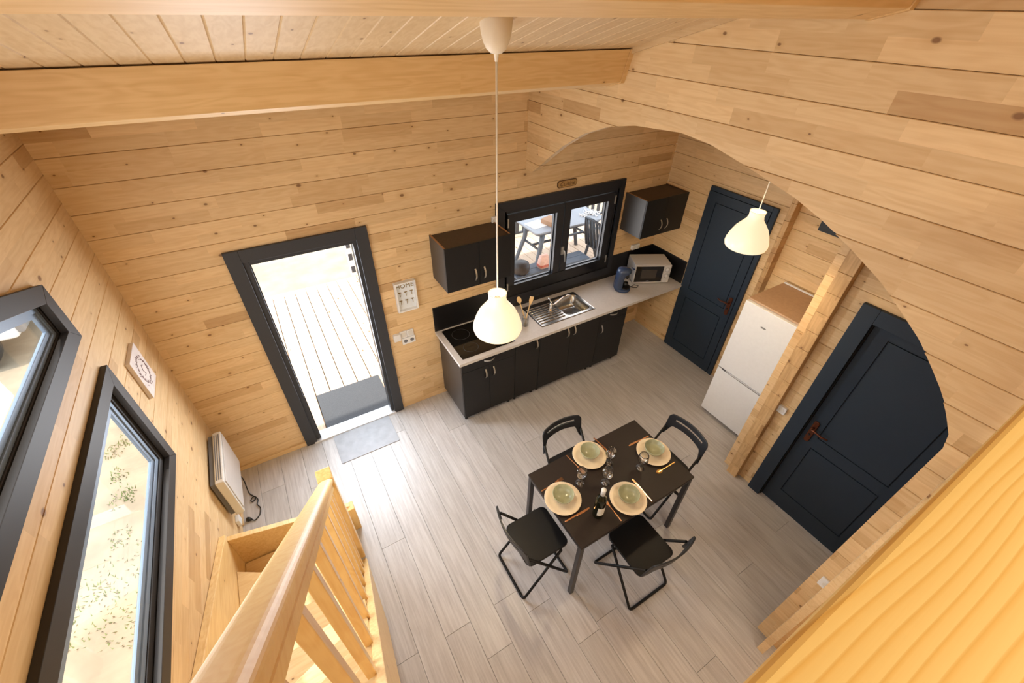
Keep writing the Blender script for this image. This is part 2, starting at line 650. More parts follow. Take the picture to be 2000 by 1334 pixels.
# ================================================================== structure
# ---- floor: laminate planks
fl = thing('floor', 'pale grey wood-effect laminate floor of the open room', None, kind='structure')
XF0, XF1, YF0, YF1 = 0.0, 5.07, -7.0, 0.0
ends = {0: -2.222, 1: -1.403, 2: -2.236, 3: -2.50, 4: -2.227, 5: -2.40}
PW, PL = .1965, 2.2
i0 = int(math.floor((XF0 - .957) / PW)) - 1
for i in range(i0, 24):
    x0, x1 = .957 + PW * i, .957 + PW * (i + 1)
    x0, x1 = max(x0, XF0 - .02), min(x1, XF1 + .02)
    if x1 - x0 < .01:
        continue
    e = ends.get(i + 1, -2.9 + random.random() * PL)
    y = e + PL * 4
    while y > YF0:
        a, b = max(y - PL, -5.2), min(y, YF1 + .02)
        if b - a > .02:
            g = .0011
            mb = MB()
            t = .003
            v = [(x0, a, -.012), (x1, a, -.012), (x1, b, -.012), (x0, b, -.012),
                 (x0 + g * .4, a + g * .4, -t), (x1 - g * .4, a + g * .4, -t), (x1 - g * .4, b - g * .4, -t), (x0 + g * .4, b - g * .4, -t),
                 (x0 + g * 1.6, a + g * 1.6, 0), (x1 - g * 1.6, a + g * 1.6, 0), (x1 - g * 1.6, b - g * 1.6, 0), (x0 + g * 1.6, b - g * 1.6, 0)]
            f = [(3, 2, 1, 0), (8, 9, 10, 11)]
            for q in (0, 4):
                f += [(q + j, q + (j + 1) % 4, q + 4 + (j + 1) % 4, q + 4 + j) for j in range(4)]
            mb.add(v, f).build('plank', m_floor, fl)
        y -= PL
MB().box(-.1, 5.2, -7.1, .1, -.06, -.013).build('subfloor', m_seal, fl)

# ---- back wall
D0, D1, DH = .70, 1.545, 2.02            # entrance opening
KW = (2.93, 4.315, 1.075, 2.0)           # kitchen window opening
wb = thing('wall_back', 'long pine log wall with the entrance door and the kitchen window', None, kind='structure')
log_wall(wb, 'y', 0.0, 5.07, 0.0, .10, .147, 3.06, [rect(D0, D1, -.1, DH), rect(*KW)], m_back)

# ---- left (gable) wall
LW = [(-2.82, 1.285), (-.897, 1.285), (-.897, 1.980), (-2.82, 1.980)]


def gtop(y):
    return 2.505 - .36 * (y + .89)


UW_OUT = [(-3.40, 2.215), (-.888, 2.215), (-.888, gtop(-.888)), (-3.40, gtop(-3.40))]
UW = [(-3.37, 2.247), (-.92, 2.247), (-.92, gtop(-.92) - .034), (-3.37, gtop(-3.37) - .034)]
wl = thing('wall_left', 'pine log gable wall beside the staircase with two dark framed windows', None, kind='structure')
log_wall(wl, 'x', -7.0, 0.10, 0.0, -.045, .068, 4.0, [LW, UW], m_left, True)

# ---- arch wall
XA = 3.127
AP = [(-.02, 2.337), (-.10, 2.345), (-.147, 2.372), (-.33, 2.515), (-.521, 2.654), (-.75, 2.785), (-.991, 2.877), (-1.235, 2.930), (-1.595, 2.960), (-1.80, 2.944), (-2.016, 2.899),
      (-2.321, 2.827), (-2.48, 2.772), (-2.636, 2.702), (-2.79, 2.625), (-2.923, 2.536), (-3.03, 2.460), (-3.119, 2.375), (-3.19, 2.305), (-3.251, 2.224), (-3.30, 2.15), (-3.318, 2.08)]


def arch_z(y):
    if y >= AP[0][0]:
        return AP[0][1]
    for (a, b) in zip(AP, AP[1:]):
        if b[0] <= y <= a[0]:
            k = (y - a[0]) / (b[0] - a[0])
            k2 = k
            return a[1] + (b[1] - a[1]) * k2
    return -1


wa = thing('wall_middle', 'pine log wall with a wide arched opening between the living room and the kitchen', None, kind='structure')
k = 0
ys = sorted(set([-i * .02 for i in range(0, 166)] + [-3.31, -3.305, -3.29, -3.315]), reverse=True)
while True:
    z0, z1 = max(0, .0685 + (k - 1) * LH), .0685 + k * LH
    k += 1
    if z0 > 3.95:
        break
    # far side of the opening (towards the back wall) and the near jamb
    runs, cur = [], []
    yy_ = ys + [-3.318]
    for i_, y in enumerate(yy_):
        za = arch_z(y)
        zp = arch_z(yy_[i_ - 1]) if i_ else za
        if i_ and (za - z1) * (zp - z1) < 0:
            cross = (yy_[i_ - 1] + (y - yy_[i_ - 1]) * (z1 - zp) / (za - zp), z1 - 1e-4)
        else:
            cross = None
        if za < z1:
            if cross:
                cur.append(cross)
            cur.append((y, max(z0, za)))
        else:
            if cross and cur:
                cur.append(cross)
            if len(cur) > 1:
                runs.append(cur)
            cur = []
    if len(cur) > 1:
        runs.append(cur)
    full = []
    if z1 > AP[-1][1]:
        for r_ in runs:
            poly = [(y, z) for (y, z) in r_] + [(r_[-1][0], z1), (r_[0][0], z1)]
            if r_[-1][0] <= -3.31:
                poly = [(y, z) for (y, z) in r_] + [(-3.318, z0), (-5.2, z0), (-5.2, z1), (r_[0][0], z1)]
            full.append(poly)
    else:
        full.append([(-3.318, z0), (-5.2, z0), (-5.2, z1), (-3.318, z1)])
    for p in full:
        cl = []
        for q in p:                       # keep under the roof slope
            cl.append(q)
        if z1 > roof(0) - .001:
            a, b, c = (0.4, roof(.4)), (-3.42, roof(-3.42)), (-7.2, roof(-7.2))
            cl = clip(clip(cl, b, a, False), c, b, False)
        if len(cl) > 2 and area2(cl) > 1e-4:
            # drop repeated points
            cc = []
            for q in cl:
                if not cc or (abs(q[0] - cc[-1][0]) + abs(q[1] - cc[-1][1])) > 1e-5:
                    cc.append(q)
            log(wa, cc, 'x', XA, XA + .05, z0, z1, m_arch)
# crossing log ends at the foot of the near jamb
for j in range(14):
    z0, z1 = max(0, .147 + (j - 1) * LH), .147 + j * LH
    box('log_end', m_back, wa, 3.012, XA - .0005, -3.44, -3.395, z0 + .0004, z1 - .0004, .002)

# ---- right wall of the kitchen, behind door and fridge
X1 = 5.07
wr = thing('wall_right', 'pine log wall at the far right behind the navy door and the fridge', None, kind='structure')
log_wall(wr, 'x', -2.36, 0.0, X1, X1 + .05, .068, 3.06, [], m_right)
for j in range(21):
    z0, z1 = max(0, .147 + (j - 1) * LH), .147 + j * LH
    if z0 < 3.0:
        box('log_end', m_end, wr, X1 - .10, X1 - .0005, -1.50, -1.45, z0 + .001, z1 - .001, .003)

# ---- bathroom partition with the near navy door
X2 = 4.13
DN = (-3.36, -2.64, 0.0, 1.965)
wp = thing('wall_partition', 'pine log partition holding the near navy door', None, kind='structure')
log_wall(wp, 'x', -5.2, -2.255, X2, X2 + .05, .068, 3.3, [rect(DN[0], DN[1], -.1, DN[3])], m_right)
for j in range(21):
    z0, z1 = max(0, .147 + (j - 1) * LH), .147 + j * LH
    if z0 < 3.1:
        box('log_end', m_end, wp, X2 - .065, X1, -2.425, -2.33, z0 + .001, z1 - .001, .003)

# ---- rear wall, under-roof end behind the photographer
wn = thing('wall_front', 'pine wall closing the mezzanine behind the viewer', None, kind='structure')
MB().box(-.1, 5.2, -5.3, -5.2, 0, 3.6).build('panel', m_back, wn)

# ---- ceiling boards running down the slope
ce = thing('ceiling', 'sloping ceiling of narrow pine boards with v-joints', None, kind='structure')
RY = -3.42
for i in range(-5, 48):
    x0, x1 = .392 + .1 * i, .392 + .1 * (i + 1)
    c = .004
    prof = [(x0, .018), (x1, .018), (x1, c), (x1 - c, 0), (x0 + c, 0), (x0, c)]
    v = [(px, .12, roof(.12) + pz) for px, pz in prof] + [(px, RY, roof(RY) + pz) for px, pz in prof]
    f = [tuple(range(6)), tuple(range(6, 12))[::-1]] + [(q, (q + 1) % 6, 6 + (q + 1) % 6, 6 + q) for q in range(6)]
    MB().add(v, f).build('board', m_ceil, ce)
rz = roof(RY)
MB().add([(-.11, RY, rz), (5.2, RY, rz), (5.2, -5.35, roof(-5.35)), (-.11, -5.35, roof(-5.35)),
          (-.11, RY, rz + .05), (5.2, RY, rz + .05), (5.2, -5.35, roof(-5.35) + .05), (-.11, -5.35, roof(-5.35) + .05)],
         [(0, 1, 2, 3), (4, 5, 6, 7), (0, 1, 5, 4), (2, 3, 7, 6), (0, 3, 7, 4), (1, 2, 6, 5)]).build('rear_slope', m_ceil, ce)
MB().prism([(.40, roof(.40) + .02), (RY, rz + .02), (-5.5, roof(-5.5) + .055), (-5.5, roof(-5.5) + .12), (RY, rz + .12), (.40, roof(.40) + .12)], 'x', -.30, 5.5).build('roof_deck', m_seal, ce)
box('board_trim', m_ceil, ce, XA - .028, XA, -2.3, -1.12, 0, 0) if False else None
# slim moulding where ceiling meets the arch wall
MB().prism([(-.05, roof(-.05) - .028), (-3.40, roof(-3.40) - .028), (-3.40, roof(-3.40)), (-.05, roof(-.05))], 'x', XA - .022, XA - .001).build('moulding', m_ceil, ce)


def purlin(name, label, y0, z0, L=.18, W=.125):
    th = math.atan(SL)
    s, c = math.sin(th), math.cos(th)
    a = (y0, z0)
    b = (y0 + s * L, z0 - c * L)
    d = (b[0] + c * W, b[1] - s * W)
    e = (a[0] + c * W, a[1] - s * W)
    o = MB().prism([a, b, d, e], 'x', 0.0, XA - .03).build(name, m_beam, None, .004)
    tag(o, label, None, kind='structure')
    q = .004
    MB().prism([(a[0] - q, a[1]), (b[0] - q, b[1] - q), (d[0] + q, d[1] - q), (e[0] + q, e[1])], 'x', XA - .03, XA).build('end_block', m_beam, o)
    return o


purlin('trim_1', 'tilted pine roof purlin nearest the back wall, glowing along its underside', -1.126, 3.318)
purlin('trim_2', 'pine roof purlin overhead at the very top of the view', -2.489, 3.697)

# ---- skirting
bb = MB().box(0.0, .64, -.014, -.0005, 0, .05).build('baseboard_back', m_trimw, None, .003)
tag(bb, 'low pine skirting under the back wall left of the entrance', None, kind='structure')
bl = MB().box(.0005, .014, -.62, 0, 0, .05).build('baseboard_left', m_trimw, None, .003)
tag(bl, 'low pine skirting under the heater', None, kind='structure')
br = MB().box(X1 - .014, X1 - .0005, -.585, -.016, 0, .05).build('baseboard_right', m_trimw, None, .003)
tag(br, 'low pine skirting beside the kitchen door', None, kind='structure')

# ---- mezzanine floor behind the viewer
mz = MB().box(.86, XA, -5.2, -3.46, 2.1, 2.24).build('floor', m_stair_y)
tag(mz, 'pine mezzanine floor below the viewer', None, kind='structure')


# ================================================================== windows and doors
def inset(poly, d):
    n = len(poly)
    out = []
    for i in range(n):
        p0, p1, p2 = Vector(poly[i - 1]), Vector(poly[i]), Vector(poly[(i + 1) % n])
        a, b = (p1 - p0).normalized(), (p2 - p1).normalized()
        na, nb = Vector((-a.y, a.x)), Vector((-b.y, b.x))
        bis = na + nb
        out.append(tuple(p1 + bis * (d / max(.2, bis.dot(na)))))
    return out


def ring(name, m, parent, outer, inner, axis, a, b, split=False, bevel=0):
    n = len(outer)
    objs = []
    mb = MB()
    for i in range(n):
        j = (i + 1) % n
        q = [outer[i], outer[j], inner[j], inner[i]]
        if split:
            objs.append(MB().prism(q, axis, a, b).build(name, m, parent, bevel))
        else:
            mb.prism(q, axis, a, b)
    if not split:
        objs.append(mb.build(name, m, parent, bevel))
    return objs


def left_window(name, label, outer, k):
    t = thing(name, label, None, kind='structure')
    inn = inset(outer, .080)
    ring('trim_board', m_anthw, t, outer, inn, 'x', .0005, .030, True, .002)
    ring('shade_reveal', m_black, t, inset(outer, .032), inset(outer, k[0]), 'x', -.042, -.0005)  # black colour stands for the shade in the recess behind the trim
    ring('sash', m_anthw, t, inset(outer, k[0]), inset(outer, k[1]), 'x', -.036, -.003, False, .003)
    ring('glazing_bead', m_bead, t, inset(outer, k[1]), inset(outer, k[2]), 'x', -.034, -.010, False, .002)
    ring('glazing_bead', m_bead, t, inset(outer, k[2]), inset(outer, k[3]), 'x', -.031, -.017, False, .002)
    MB().prism(inset(outer, k[3] - .008), 'x', -.026, -.023).build('pane', m_pane, t)
    return t


left_window('window_2', 'long low window in the left gable wall beside the stairs, charcoal frame', [(-2.85, 1.255), (-.865, 1.255), (-.865, 2.012), (-2.85, 2.012)], (.060, .118, .150, .178))
left_window('window_3', 'upper left gable window with a sloping top and a charcoal frame', UW_OUT, (.050, .084, .104, .127))

# kitchen window
kw = thing('window_1', 'black framed two-sash kitchen window above the sink', None, kind='structure')
KO = [(2.805, .945), (4.385, .945), (4.385, 2.085), (2.805, 2.085)]
KI = [(2.90, 1.04), (4.325, 1.04), (4.325, 1.99), (2.90, 1.99)]
ring('trim_board', m_winblk, kw, KO, KI, 'y', -.026, -.0005, True, .002)
ring('window_frame', m_winblk, kw, inset(KI, -.02), inset(KI, .03), 'y', .0, .075)
for (a, b) in ((2.94, 3.605), (3.615, 4.285)):
    so_ = [(a, 1.08), (b, 1.08), (b, 1.95), (a, 1.95)]
    si = inset(so_, .085)
    sh = ring('sash', m_winblk, kw, so_, si, 'y', -.008, .05, False, .004)[0]
    MB().prism(inset(so_, .08), 'y', .03, .034).build('pane', m_pane, sh)
    ring('glazing_bead', m_winblk, sh, si, inset(si, .010), 'y', .034, .06)
    for z in (1.16, 1.87):
        xx = a if a < 3 else b
        box('hinge', m_handle, sh, xx - .008, xx + .008, -.018, -.006, z - .045, z + .045, .002)
hb = MB()
hb.box(3.605, 3.64, -.022, -.008, 1.38, 1.47)
hb.tube([(3.622, -.02, 1.435), (3.622, -.045, 1.435), (3.63, -.05, 1.41), (3.64, -.05, 1.30)], .008, 8)
hb.build('window_handle', m_handle, kw)

# entrance door frame
de = thing('door_1', 'entrance doorway in a charcoal frame standing open to the deck', None, kind='structure')
o4 = [(.628, 0), (1.632, 0), (1.632, 2.118), (.628, 2.118)]
box('frame_post', m_anth, de, .628, .725, -.025, -.0005, 0, 2.118, .002)
box('frame_post', m_anth, de, 1.535, 1.632, -.025, -.0005, 0, 2.118, .002)
box('frame_head', m_anth, de, .7255, 1.5345, -.025, -.0005, 2.022, 2.118, .002)
box('jamb', m_anth, de, .70, .765, .0, .11, .02, 2.02, .003)
box('jamb', m_anth, de, 1.505, 1.545, .0, .11, .02, 2.02, .003)
box('head', m_anth, de, .765, 1.505, .0, .11, 1.985, 2.02, .003)
box('door_seal', m_black, de, .765, .772, .012, .02, .02, 1.985)
ts = MB()
ts.box(.70, 1.545, -.03, .05, -.002, .016)
ts.box(.70, 1.545, .05, .115, -.02, .010)
ts.build('threshold', m_alu, de, .003)


def door_leaf(par, x, y0, y1, z0, z1, ua, ub, thick, m, gl=.010):
    """leaf facing -x; two framed panels outlined by grooves; ua, ub = (y0,y1,z0,z1) of the panels"""
    box('leaf', m_navy if m is None else m, par, x, x + thick, y0, y1, z0, z1)
    t = .012
    st = MB()
    ym0, ym1 = min(ua[0], ub[0]), max(ua[1], ub[1])
    st.box(x - t, x, y0, ua[0] - gl, z0, z1)
    st.box(x - t, x, ua[1] + gl, y1, z0, z1)
    st.box(x - t, x, ua[0] - gl, ua[1] + gl, z0, ub[2] - gl)
    st.box(x - t, x, ua[0] - gl, ua[1] + gl, ub[3] + gl, ua[2] - gl)
    st.box(x - t, x, ua[0] - gl, ua[1] + gl, ua[3] + gl, z1)
    st.build('stiles_and_rails', m, par)
    for q in (ua, ub):
        box('door_panel', m, par, x - t, x, q[0], q[1], q[2], q[3])


def lever(par, x, y, z, sgn):
    """lever handle on a long back plate, door facing -x, lever pointing towards sgn*y"""
    hd = MB()
    hd.prism(rrect(.02, .11, .018, 3, y, z - .045), 'x', x - .012, x)
    h = hd.build('door_handle', m_bronze, par, .003)
    lv = MB()
    lv.tube([(x - .01, y, z), (x - .05, y, z)], .009, 8)
    lv.tube([(x - .05, y, z), (x - .053, y + sgn * .03, z + .004), (x - .053, y + sgn * .08, z - .004), (x - .05, y + sgn * .125, z + .006)], [.010, .009, .008, .006], 8)
    lv.build('lever', m_bronze, h)
    ky = MB()
    ky.tube([(x - .012, y, z - .075), (x - .02, y, z - .075)], .008, 8)
    ky.build('keyhole', m_black, h)


d2 = thing('door_2', 'tall navy panelled door between the kitchen counter and the fridge', None, kind='structure')
Yd = (-1.336, -.586)
box('frame_post', m_navy, d2, X1 - .028, X1 - .0005, Yd[0], Yd[0] + .05, 0, 2.076, .002)
box('frame_head', m_navy, d2, X1 - .028, X1 - .0005, Yd[0] + .0505, Yd[1], 2.03, 2.076, .002)
door_leaf(d2, X1 - .020, Yd[0] + .056, Yd[1], .008, 2.026, (-1.185, -.70, .90, 1.925), (-1.185, -.70, .155, .77), .0185, m_navy, .008)
lever(d2, X1 - .032, -1.235, 1.0, 1)
d3 = thing('door_3', 'wide navy panelled door at the right seen through the arch', None, kind='structure')
box('frame_post', m_navy, d3, X2 - .03, X2 - .0005, -2.645, -2.54, 0, 2.05, .002)
box('frame_post', m_navy, d3, X2 - .03, X2 - .0005, -3.46, -3.355, 0, 2.05, .002)
box('frame_head', m_navy, d3, X2 - .03, X2 - .0005, -3.3545, -2.6455, 1.945, 2.05, .002)
box('shade_reveal', m_black, d3, X2 + .001, X2 + .045, -2.652, -2.642, .0, 1.962)  # black strip painted in for the shadow beside the recessed leaf
door_leaf(d3, X2 + .030, -3.359, -2.653, .008, 1.955, (-3.25, -2.765, .905, 1.86), (-3.25, -2.765, .205, .775), .018, m_navy, .009)
lever(d3, X2 + .018, -2.70, .97, -1)

# ================================================================== staircase
st = thing('staircase', 'steep varnished pine staircase climbing along the left wall', 'staircase', (0.42, -2.1, 0))
OX, OY = .42, -2.1


def S(x, y, z):
    return (x - OX, y - OY, z)


def sprism(poly, x0, x1):
    return MB().prism([(p[0] - OY, p[1]) for p in poly], 'x', x0 - OX, x1 - OX)


def str_top(y):
    return .18 + 1.18 * (-1.583 - y)


sprism([(-1.405, 0), (-1.93, 0), (-3.40, 1.735), (-3.40, 2.24), (-3.335, 2.24), (-1.44, .012)], .79, .832).build('stringer', m_stair_y, st, .004)
sprism([(-1.06, .0), (-1.06, .56), (-2.10, 1.0), (-3.35, 2.40), (-3.40, 2.40), (-3.40, 1.7), (-2.2, .35), (-1.5, 0)], .002, .045).build('stringer', m_stair_y, st, .004)
# outer board of the winder foot, its top edge falling to the right, and its little post
ob = MB()
ob.prism([(.045 - OX, 0), (.84 - OX, 0), (.84 - OX, .305), (.045 - OX, .535)], 'y', -1.10 - OY, -1.062 - OY)
ob.build('outer_board', m_stair_y, st, .003)
MB().box(.812 - OX, .868 - OX, -1.135 - OY, -1.055 - OY, 0, .30).build('foot_post', m_bal, st, .004)
yl = [-1.10, -1.27, -1.75, -2.18, -2.48, -2.68, -2.84, -2.98, -3.10, -3.20, -3.27]
yr = [-1.14, -1.73, -1.90, -2.07, -2.24, -2.41, -2.58, -2.75, -2.92, -3.09, -3.25]
yl[0] = -1.105
for k_ in range(10):
    z = .2 * (k_ + 1)
    a, b = (yl[k_], yr[k_]), (yl[k_ + 1], yr[k_ + 1])
    q = [(.046, a[0]), (.789, a[1]), (.789, b[1] - .05), (.046, b[0] - .05)]
    MB().prism([(p[0] - OX, p[1] - OY) for p in q], 'z', z - .036, z).build('tread', m_tread, st, .004)
NW = MB().box(.735 - OX, .828 - OX, -1.395 - OY, -1.295 - OY, 0, 1.10)
NW.build('newel_post', m_bal, st, .007)


def hr(y):
    return 1.222 + 1.104 * (-1.505 - y)


hy0, hy1 = -1.3955, -3.33
half = [(.032, -.115), (.032, -.078), (.026, -.070), (.026, -.060), (.041, -.050), (.043, -.030)] + [(.043 - .026 + .026 * math.cos(R(90 * q / 7)), -.026 + .026 * math.sin(R(90 * q / 7))) for q in range(8)]
prof = [(.78 + a, b) for a, b in half] + [(.78 - a, b) for a, b in half[::-1]]
v = [S(px, hy0, hr(hy0) + pz) for px, pz in prof] + [S(px, hy1, hr(hy1) + pz) for px, pz in prof]
n_ = len(prof)
MB().add(v, [tuple(range(n_))[::-1], tuple(range(n_, 2 * n_))] + [(q, (q + 1) % n_, n_ + (q + 1) % n_, n_ + q) for q in range(n_)]).build('handrail', m_rail, st)
for y in (-1.50, -1.63, -1.83, -2.03, -2.24, -2.45, -2.65, -2.86, -3.06, -3.24):
    zt0, zt1 = hr(y + .019) - .112, hr(y - .019) - .112
    zb0, zb1 = str_top(y + .019) - .02, str_top(y - .019) - .02
    vv = [S(x, yy, z) for (yy, z) in ((y + .019, max(.02, zb0)), (y - .019, max(.02, zb1)), (y - .019, zt1), (y + .019, zt0)) for x in (.762, .80)]
    MB().add(vv, [(0, 1, 3, 2), (4, 5, 7, 6), (0, 1, 7, 6), (2, 3, 5, 4), (0, 2, 4, 6), (1, 3, 5, 7)]).build('baluster', m_bal, st, .003)

# mezzanine guard rail right under the lens
gr = thing('guard_rail', 'broad honey-coloured pine guard rail in the lower right foreground', 'railing', (2.0, -3.40, 2.24))
MB().prism([(-.038, .937), (.034, .937), (.046, .962), (.046, .975), (-.046, .975), (-.046, .962)], 'x', -1.14, 1.115).build('top_rail', m_guard, gr, .006, 3)
for i in range(13):
    x = -.98 + i * .165
    MB().box(x - .019, x + .019, -.026, .010, 0, .937).build('baluster', m_bal, gr, .003)

# ================================================================== kitchen
HB = .08
FY = -.545


def bow_handle(par, c, vertical, y):
    """curved strip handle on a door front at depth y facing -y; c = (x, z) centre"""
    mb = MB()
    n = 8
    L, ww, tt, out = .058, .0075, .003, .026
    pts = []
    for k_ in range(n + 1):
        u = -1 + 2 * k_ / n
        pts.append((u * L, y - out * (1 - u * u) - .001))
    vv = []
    for (a, yy) in pts:
        for (s1, s2) in ((-1, 0), (1, 0), (1, 1), (-1, 1)):
            b = s1 * ww
            d = yy - s2 * tt
            vv.append((c[0] + (b if vertical else a), d, c[1] + (a if vertical else b)))
    f = [(0, 1, 2, 3), tuple(n * 4 + q for q in (3, 2, 1, 0))]
    for k_ in range(n):
        for q in range(4):
            f.append((k_ * 4 + q, k_ * 4 + (q + 1) % 4, k_ * 4 + 4 + (q + 1) % 4, k_ * 4 + 4 + q))
    mb.add(vv, f)
    return mb.build('handle', m_handle, par)


def base_unit(x0, x1, label, doors, drawer):
    cx = (x0 + x1) / 2
    t = thing('base_cabinet', label, 'cabinet', (cx, -.27, 0), 0, 'black base cabinets under the worktop')
    L = lambda x: x - cx
    Yq = lambda y: y + .27
    car = MB()
    car.box(L(x0), L(x0) + .016, Yq(-.525), Yq(-.005), HB, .855)
    car.box(L(x1) - .016, L(x1), Yq(-.525), Yq(-.005), HB, .855)
    car.box(L(x0) + .016, L(x1) - .016, Yq(-.525), Yq(-.005), HB, HB + .016)
    car.box(L(x0) + .016, L(x1) - .016, Yq(-.012), Yq(-.005), HB + .016, .855)
    car.build('carcass', m_cabside, t)
    zt = .848
    if drawer:
        dr = box('drawer', m_cab, t, L(x0) + .0015, L(x1) - .0015, Yq(FY), Yq(-.527), .715, zt, .0015)
        bow_handle(dr, (0, .785), False, Yq(FY))
        zt = .711
    n = len(doors)
    wd = (x1 - x0) / n
    for k_, side in enumerate(doors):
        a, b = x0 + wd * k_, x0 + wd * (k_ + 1)
        dd = box('door', m_cab, t, L(a) + .0015, L(b) - .0015, Yq(FY), Yq(-.527), HB + .004, zt, .0015)
        hx = L(b) - .045 if side == 'R' else L(a) + .045
        bow_handle(dd, (hx, zt - .10), True, Yq(FY))
    for (x, y) in ((x0 + .04, -.48), (x1 - .04, -.48), (x0 + .04, -.05), (x1 - .04, -.05)):
        MB().lathe([(0, 0), (.018, 0), (.018, .012), (.012, .02), (.012, HB), (0, HB)], 10, (L(x), Yq(y), 0)).build('foot', m_blackp, t)
    return t


base_unit(2.13, 2.7285, 'leftmost black base cabinet under the hob, one drawer over two doors', 'RL', True)
base_unit(2.7295, 3.0295, 'narrow single-door black base cabinet right of the hob cabinet', 'R', False)
base_unit(3.0305, 3.8295, 'widest black base cabinet under the sink with two tall doors', 'RL', False)
base_unit(3.8305, 4.235, 'rightmost black base cabinet with a small drawer over one door', 'L', True)

# worktop with a cut-out for the sink bowl
SX0, SX1, SY0, SY1 = 3.085, 3.80, -.485, -.075
wt = MB()
hx0, hx1, hy0_, hy1_ = SX0 + .02, SX1 - .02, SY0 + .02, SY1 - .02
wt.box(2.095, hx0, -.595, -.003, .856, .886)
wt.box(hx1, 5.068, -.595, -.003, .856, .886)
wt.box(hx0, hx1, -.595, hy0_, .856, .886)
wt.box(hx0, hx1, hy1_, -.003, .856, .886)
o = wt.build('worktop', m_work)
tag(o, 'long pale beige kitchen worktop running under the window', 'worktop')
sb = MB().box(2.095, 5.067, -.014, -.001, .887, 1.170).build('backsplash', m_splash, None, .0015)
tag(sb, 'long black splashback panel along the back wall above the worktop', 'backsplash')
sb = MB().box(5.055, 5.069, -.56, -.0145, .887, 1.170).build('backsplash', m_splash, None, .0015)
tag(sb, 'short black splashback return behind the microwave beside the navy door', 'backsplash')

# hob
hb_ = thing('hob', 'black glass hob at the left end of the worktop under the pendant lamp', 'hob', (2.44, -.29, .886))
MB().prism(rrect(.29, .25, .012, 3), 'z', 0, .006).build('glass_top', m_hob, hb_, .0015)
for (x, y, r_) in ((-.14, .11, .09), (.14, .11, .075), (-.14, -.12, .075), (.14, -.12, .09)):
    MB().lathe([(r_, .0062), (r_, .0068), (r_ - .004, .0068), (r_ - .004, .0062)], 28, (x, y, 0)).build('heating_ring', m_hobring, hb_)

# sink
sk = thing('sink', 'stainless steel sink with a ribbed drainer and one bowl under the kitchen window', 'sink', (3.4425, -.28, .886))
W2, H2 = (SX1 - SX0) / 2, (SY1 - SY0) / 2
bx, by, bhx, bhy = .165, .0, .165, .165
loops = [(rrect(W2, H2, .02, 5), .0015), (rrect(W2 - .004, H2 - .004, .02, 5), .004), (rrect(W2 - .014, H2 - .014, .018, 5), .002)]
mb = MB()
n_ = len(loops[0][0])
vv = [(p[0], p[1], z) for (lp, z) in loops for p in lp]
f = []
for a in range(2):
    for i in range(n_):
        f.append((a * n_ + i, a * n_ + (i + 1) % n_, (a + 1) * n_ + (i + 1) % n_, (a + 1) * n_ + i))
mb.add(vv, f)
# deck plate with the bowl opening
hole = rrect(bhx, bhy, .06, 5, bx, by)
outer_ = [(p[0], p[1]) for p in loops[2][0]]
bm = bmesh.new()
ov = [bm.verts.new((p[0], p[1], .002)) for p in outer_]
hv = [bm.verts.new((p[0], p[1], .002)) for p in hole]
ed = [bm.edges.new((L_[i], L_[(i + 1) % len(L_)])) for L_ in (ov, hv) for i in range(len(L_))]
bmesh.ops.triangle_fill(bm, use_beauty=True, edges=ed)
bm.verts.index_update()
mb.add([tuple(v_.co) for v_ in bm.verts], [tuple(q.index for q in f_.verts) for f_ in bm.faces])
bm.free()
mb.build('deck_plate', m_steel, sk)
mb = MB()
lv_ = [(bhx, .06, .002), (bhx - .008, .06, -.006), (bhx - .016, .06, -.10), (bhx - .03, .06, -.128), (bhx - .06, .05, -.136), (.03, .029, -.138)]
vv, f = [], []
for (h, r_, z) in lv_:
    vv += [(p[0], p[1], z) for p in rrect(h, h, r_, 5, bx, by)]
for a in range(len(lv_) - 1):
    for i in range(n_):
        f.append((a * n_ + i, a * n_ + (i + 1) % n_, (a + 1) * n_ + (i + 1) % n_, (a + 1) * n_ + i))
mb.add(vv, f, True)
mb.build('bowl', m_steel, sk)
MB().lathe([(0, .002), (.028, .002), (.031, 0)], 20, (bx, by, -.138)).build('drain', m_grey, sk)
for i in range(8):
    y = -.145 + i * .040
    MB().tube([(-.335, y, .003), (-.325, y, .006), (-.03, y, .006), (-.02, y, .003)], .006, 6).build('drainer_rib', m_steel, sk)
fc = thing('faucet', 'chrome mixer tap with a long swivel spout standing on the sink', 'faucet', (3.335, -.275, .889))
MB().lathe([(0, 0), (.027, 0), (.027, .012), (.021, .02), (.021, .085), (.018, .10), (.0, .105)], 20).build('body', m_chrome, fc)
MB().tube([(.0, 0, .065), (.05, -.01, .085), (.12, -.02, .135), (.17, -.03, .158), (.215, -.035, .158), (.235, -.037, .135)], .0095, 10).build('spout', m_chrome, fc)
MB().tube([(0, 0, .10), (0, .0, .115), (-.012, .045, .145)], [.014, .009, .006], 8).build('tap_lever', m_chrome, fc)

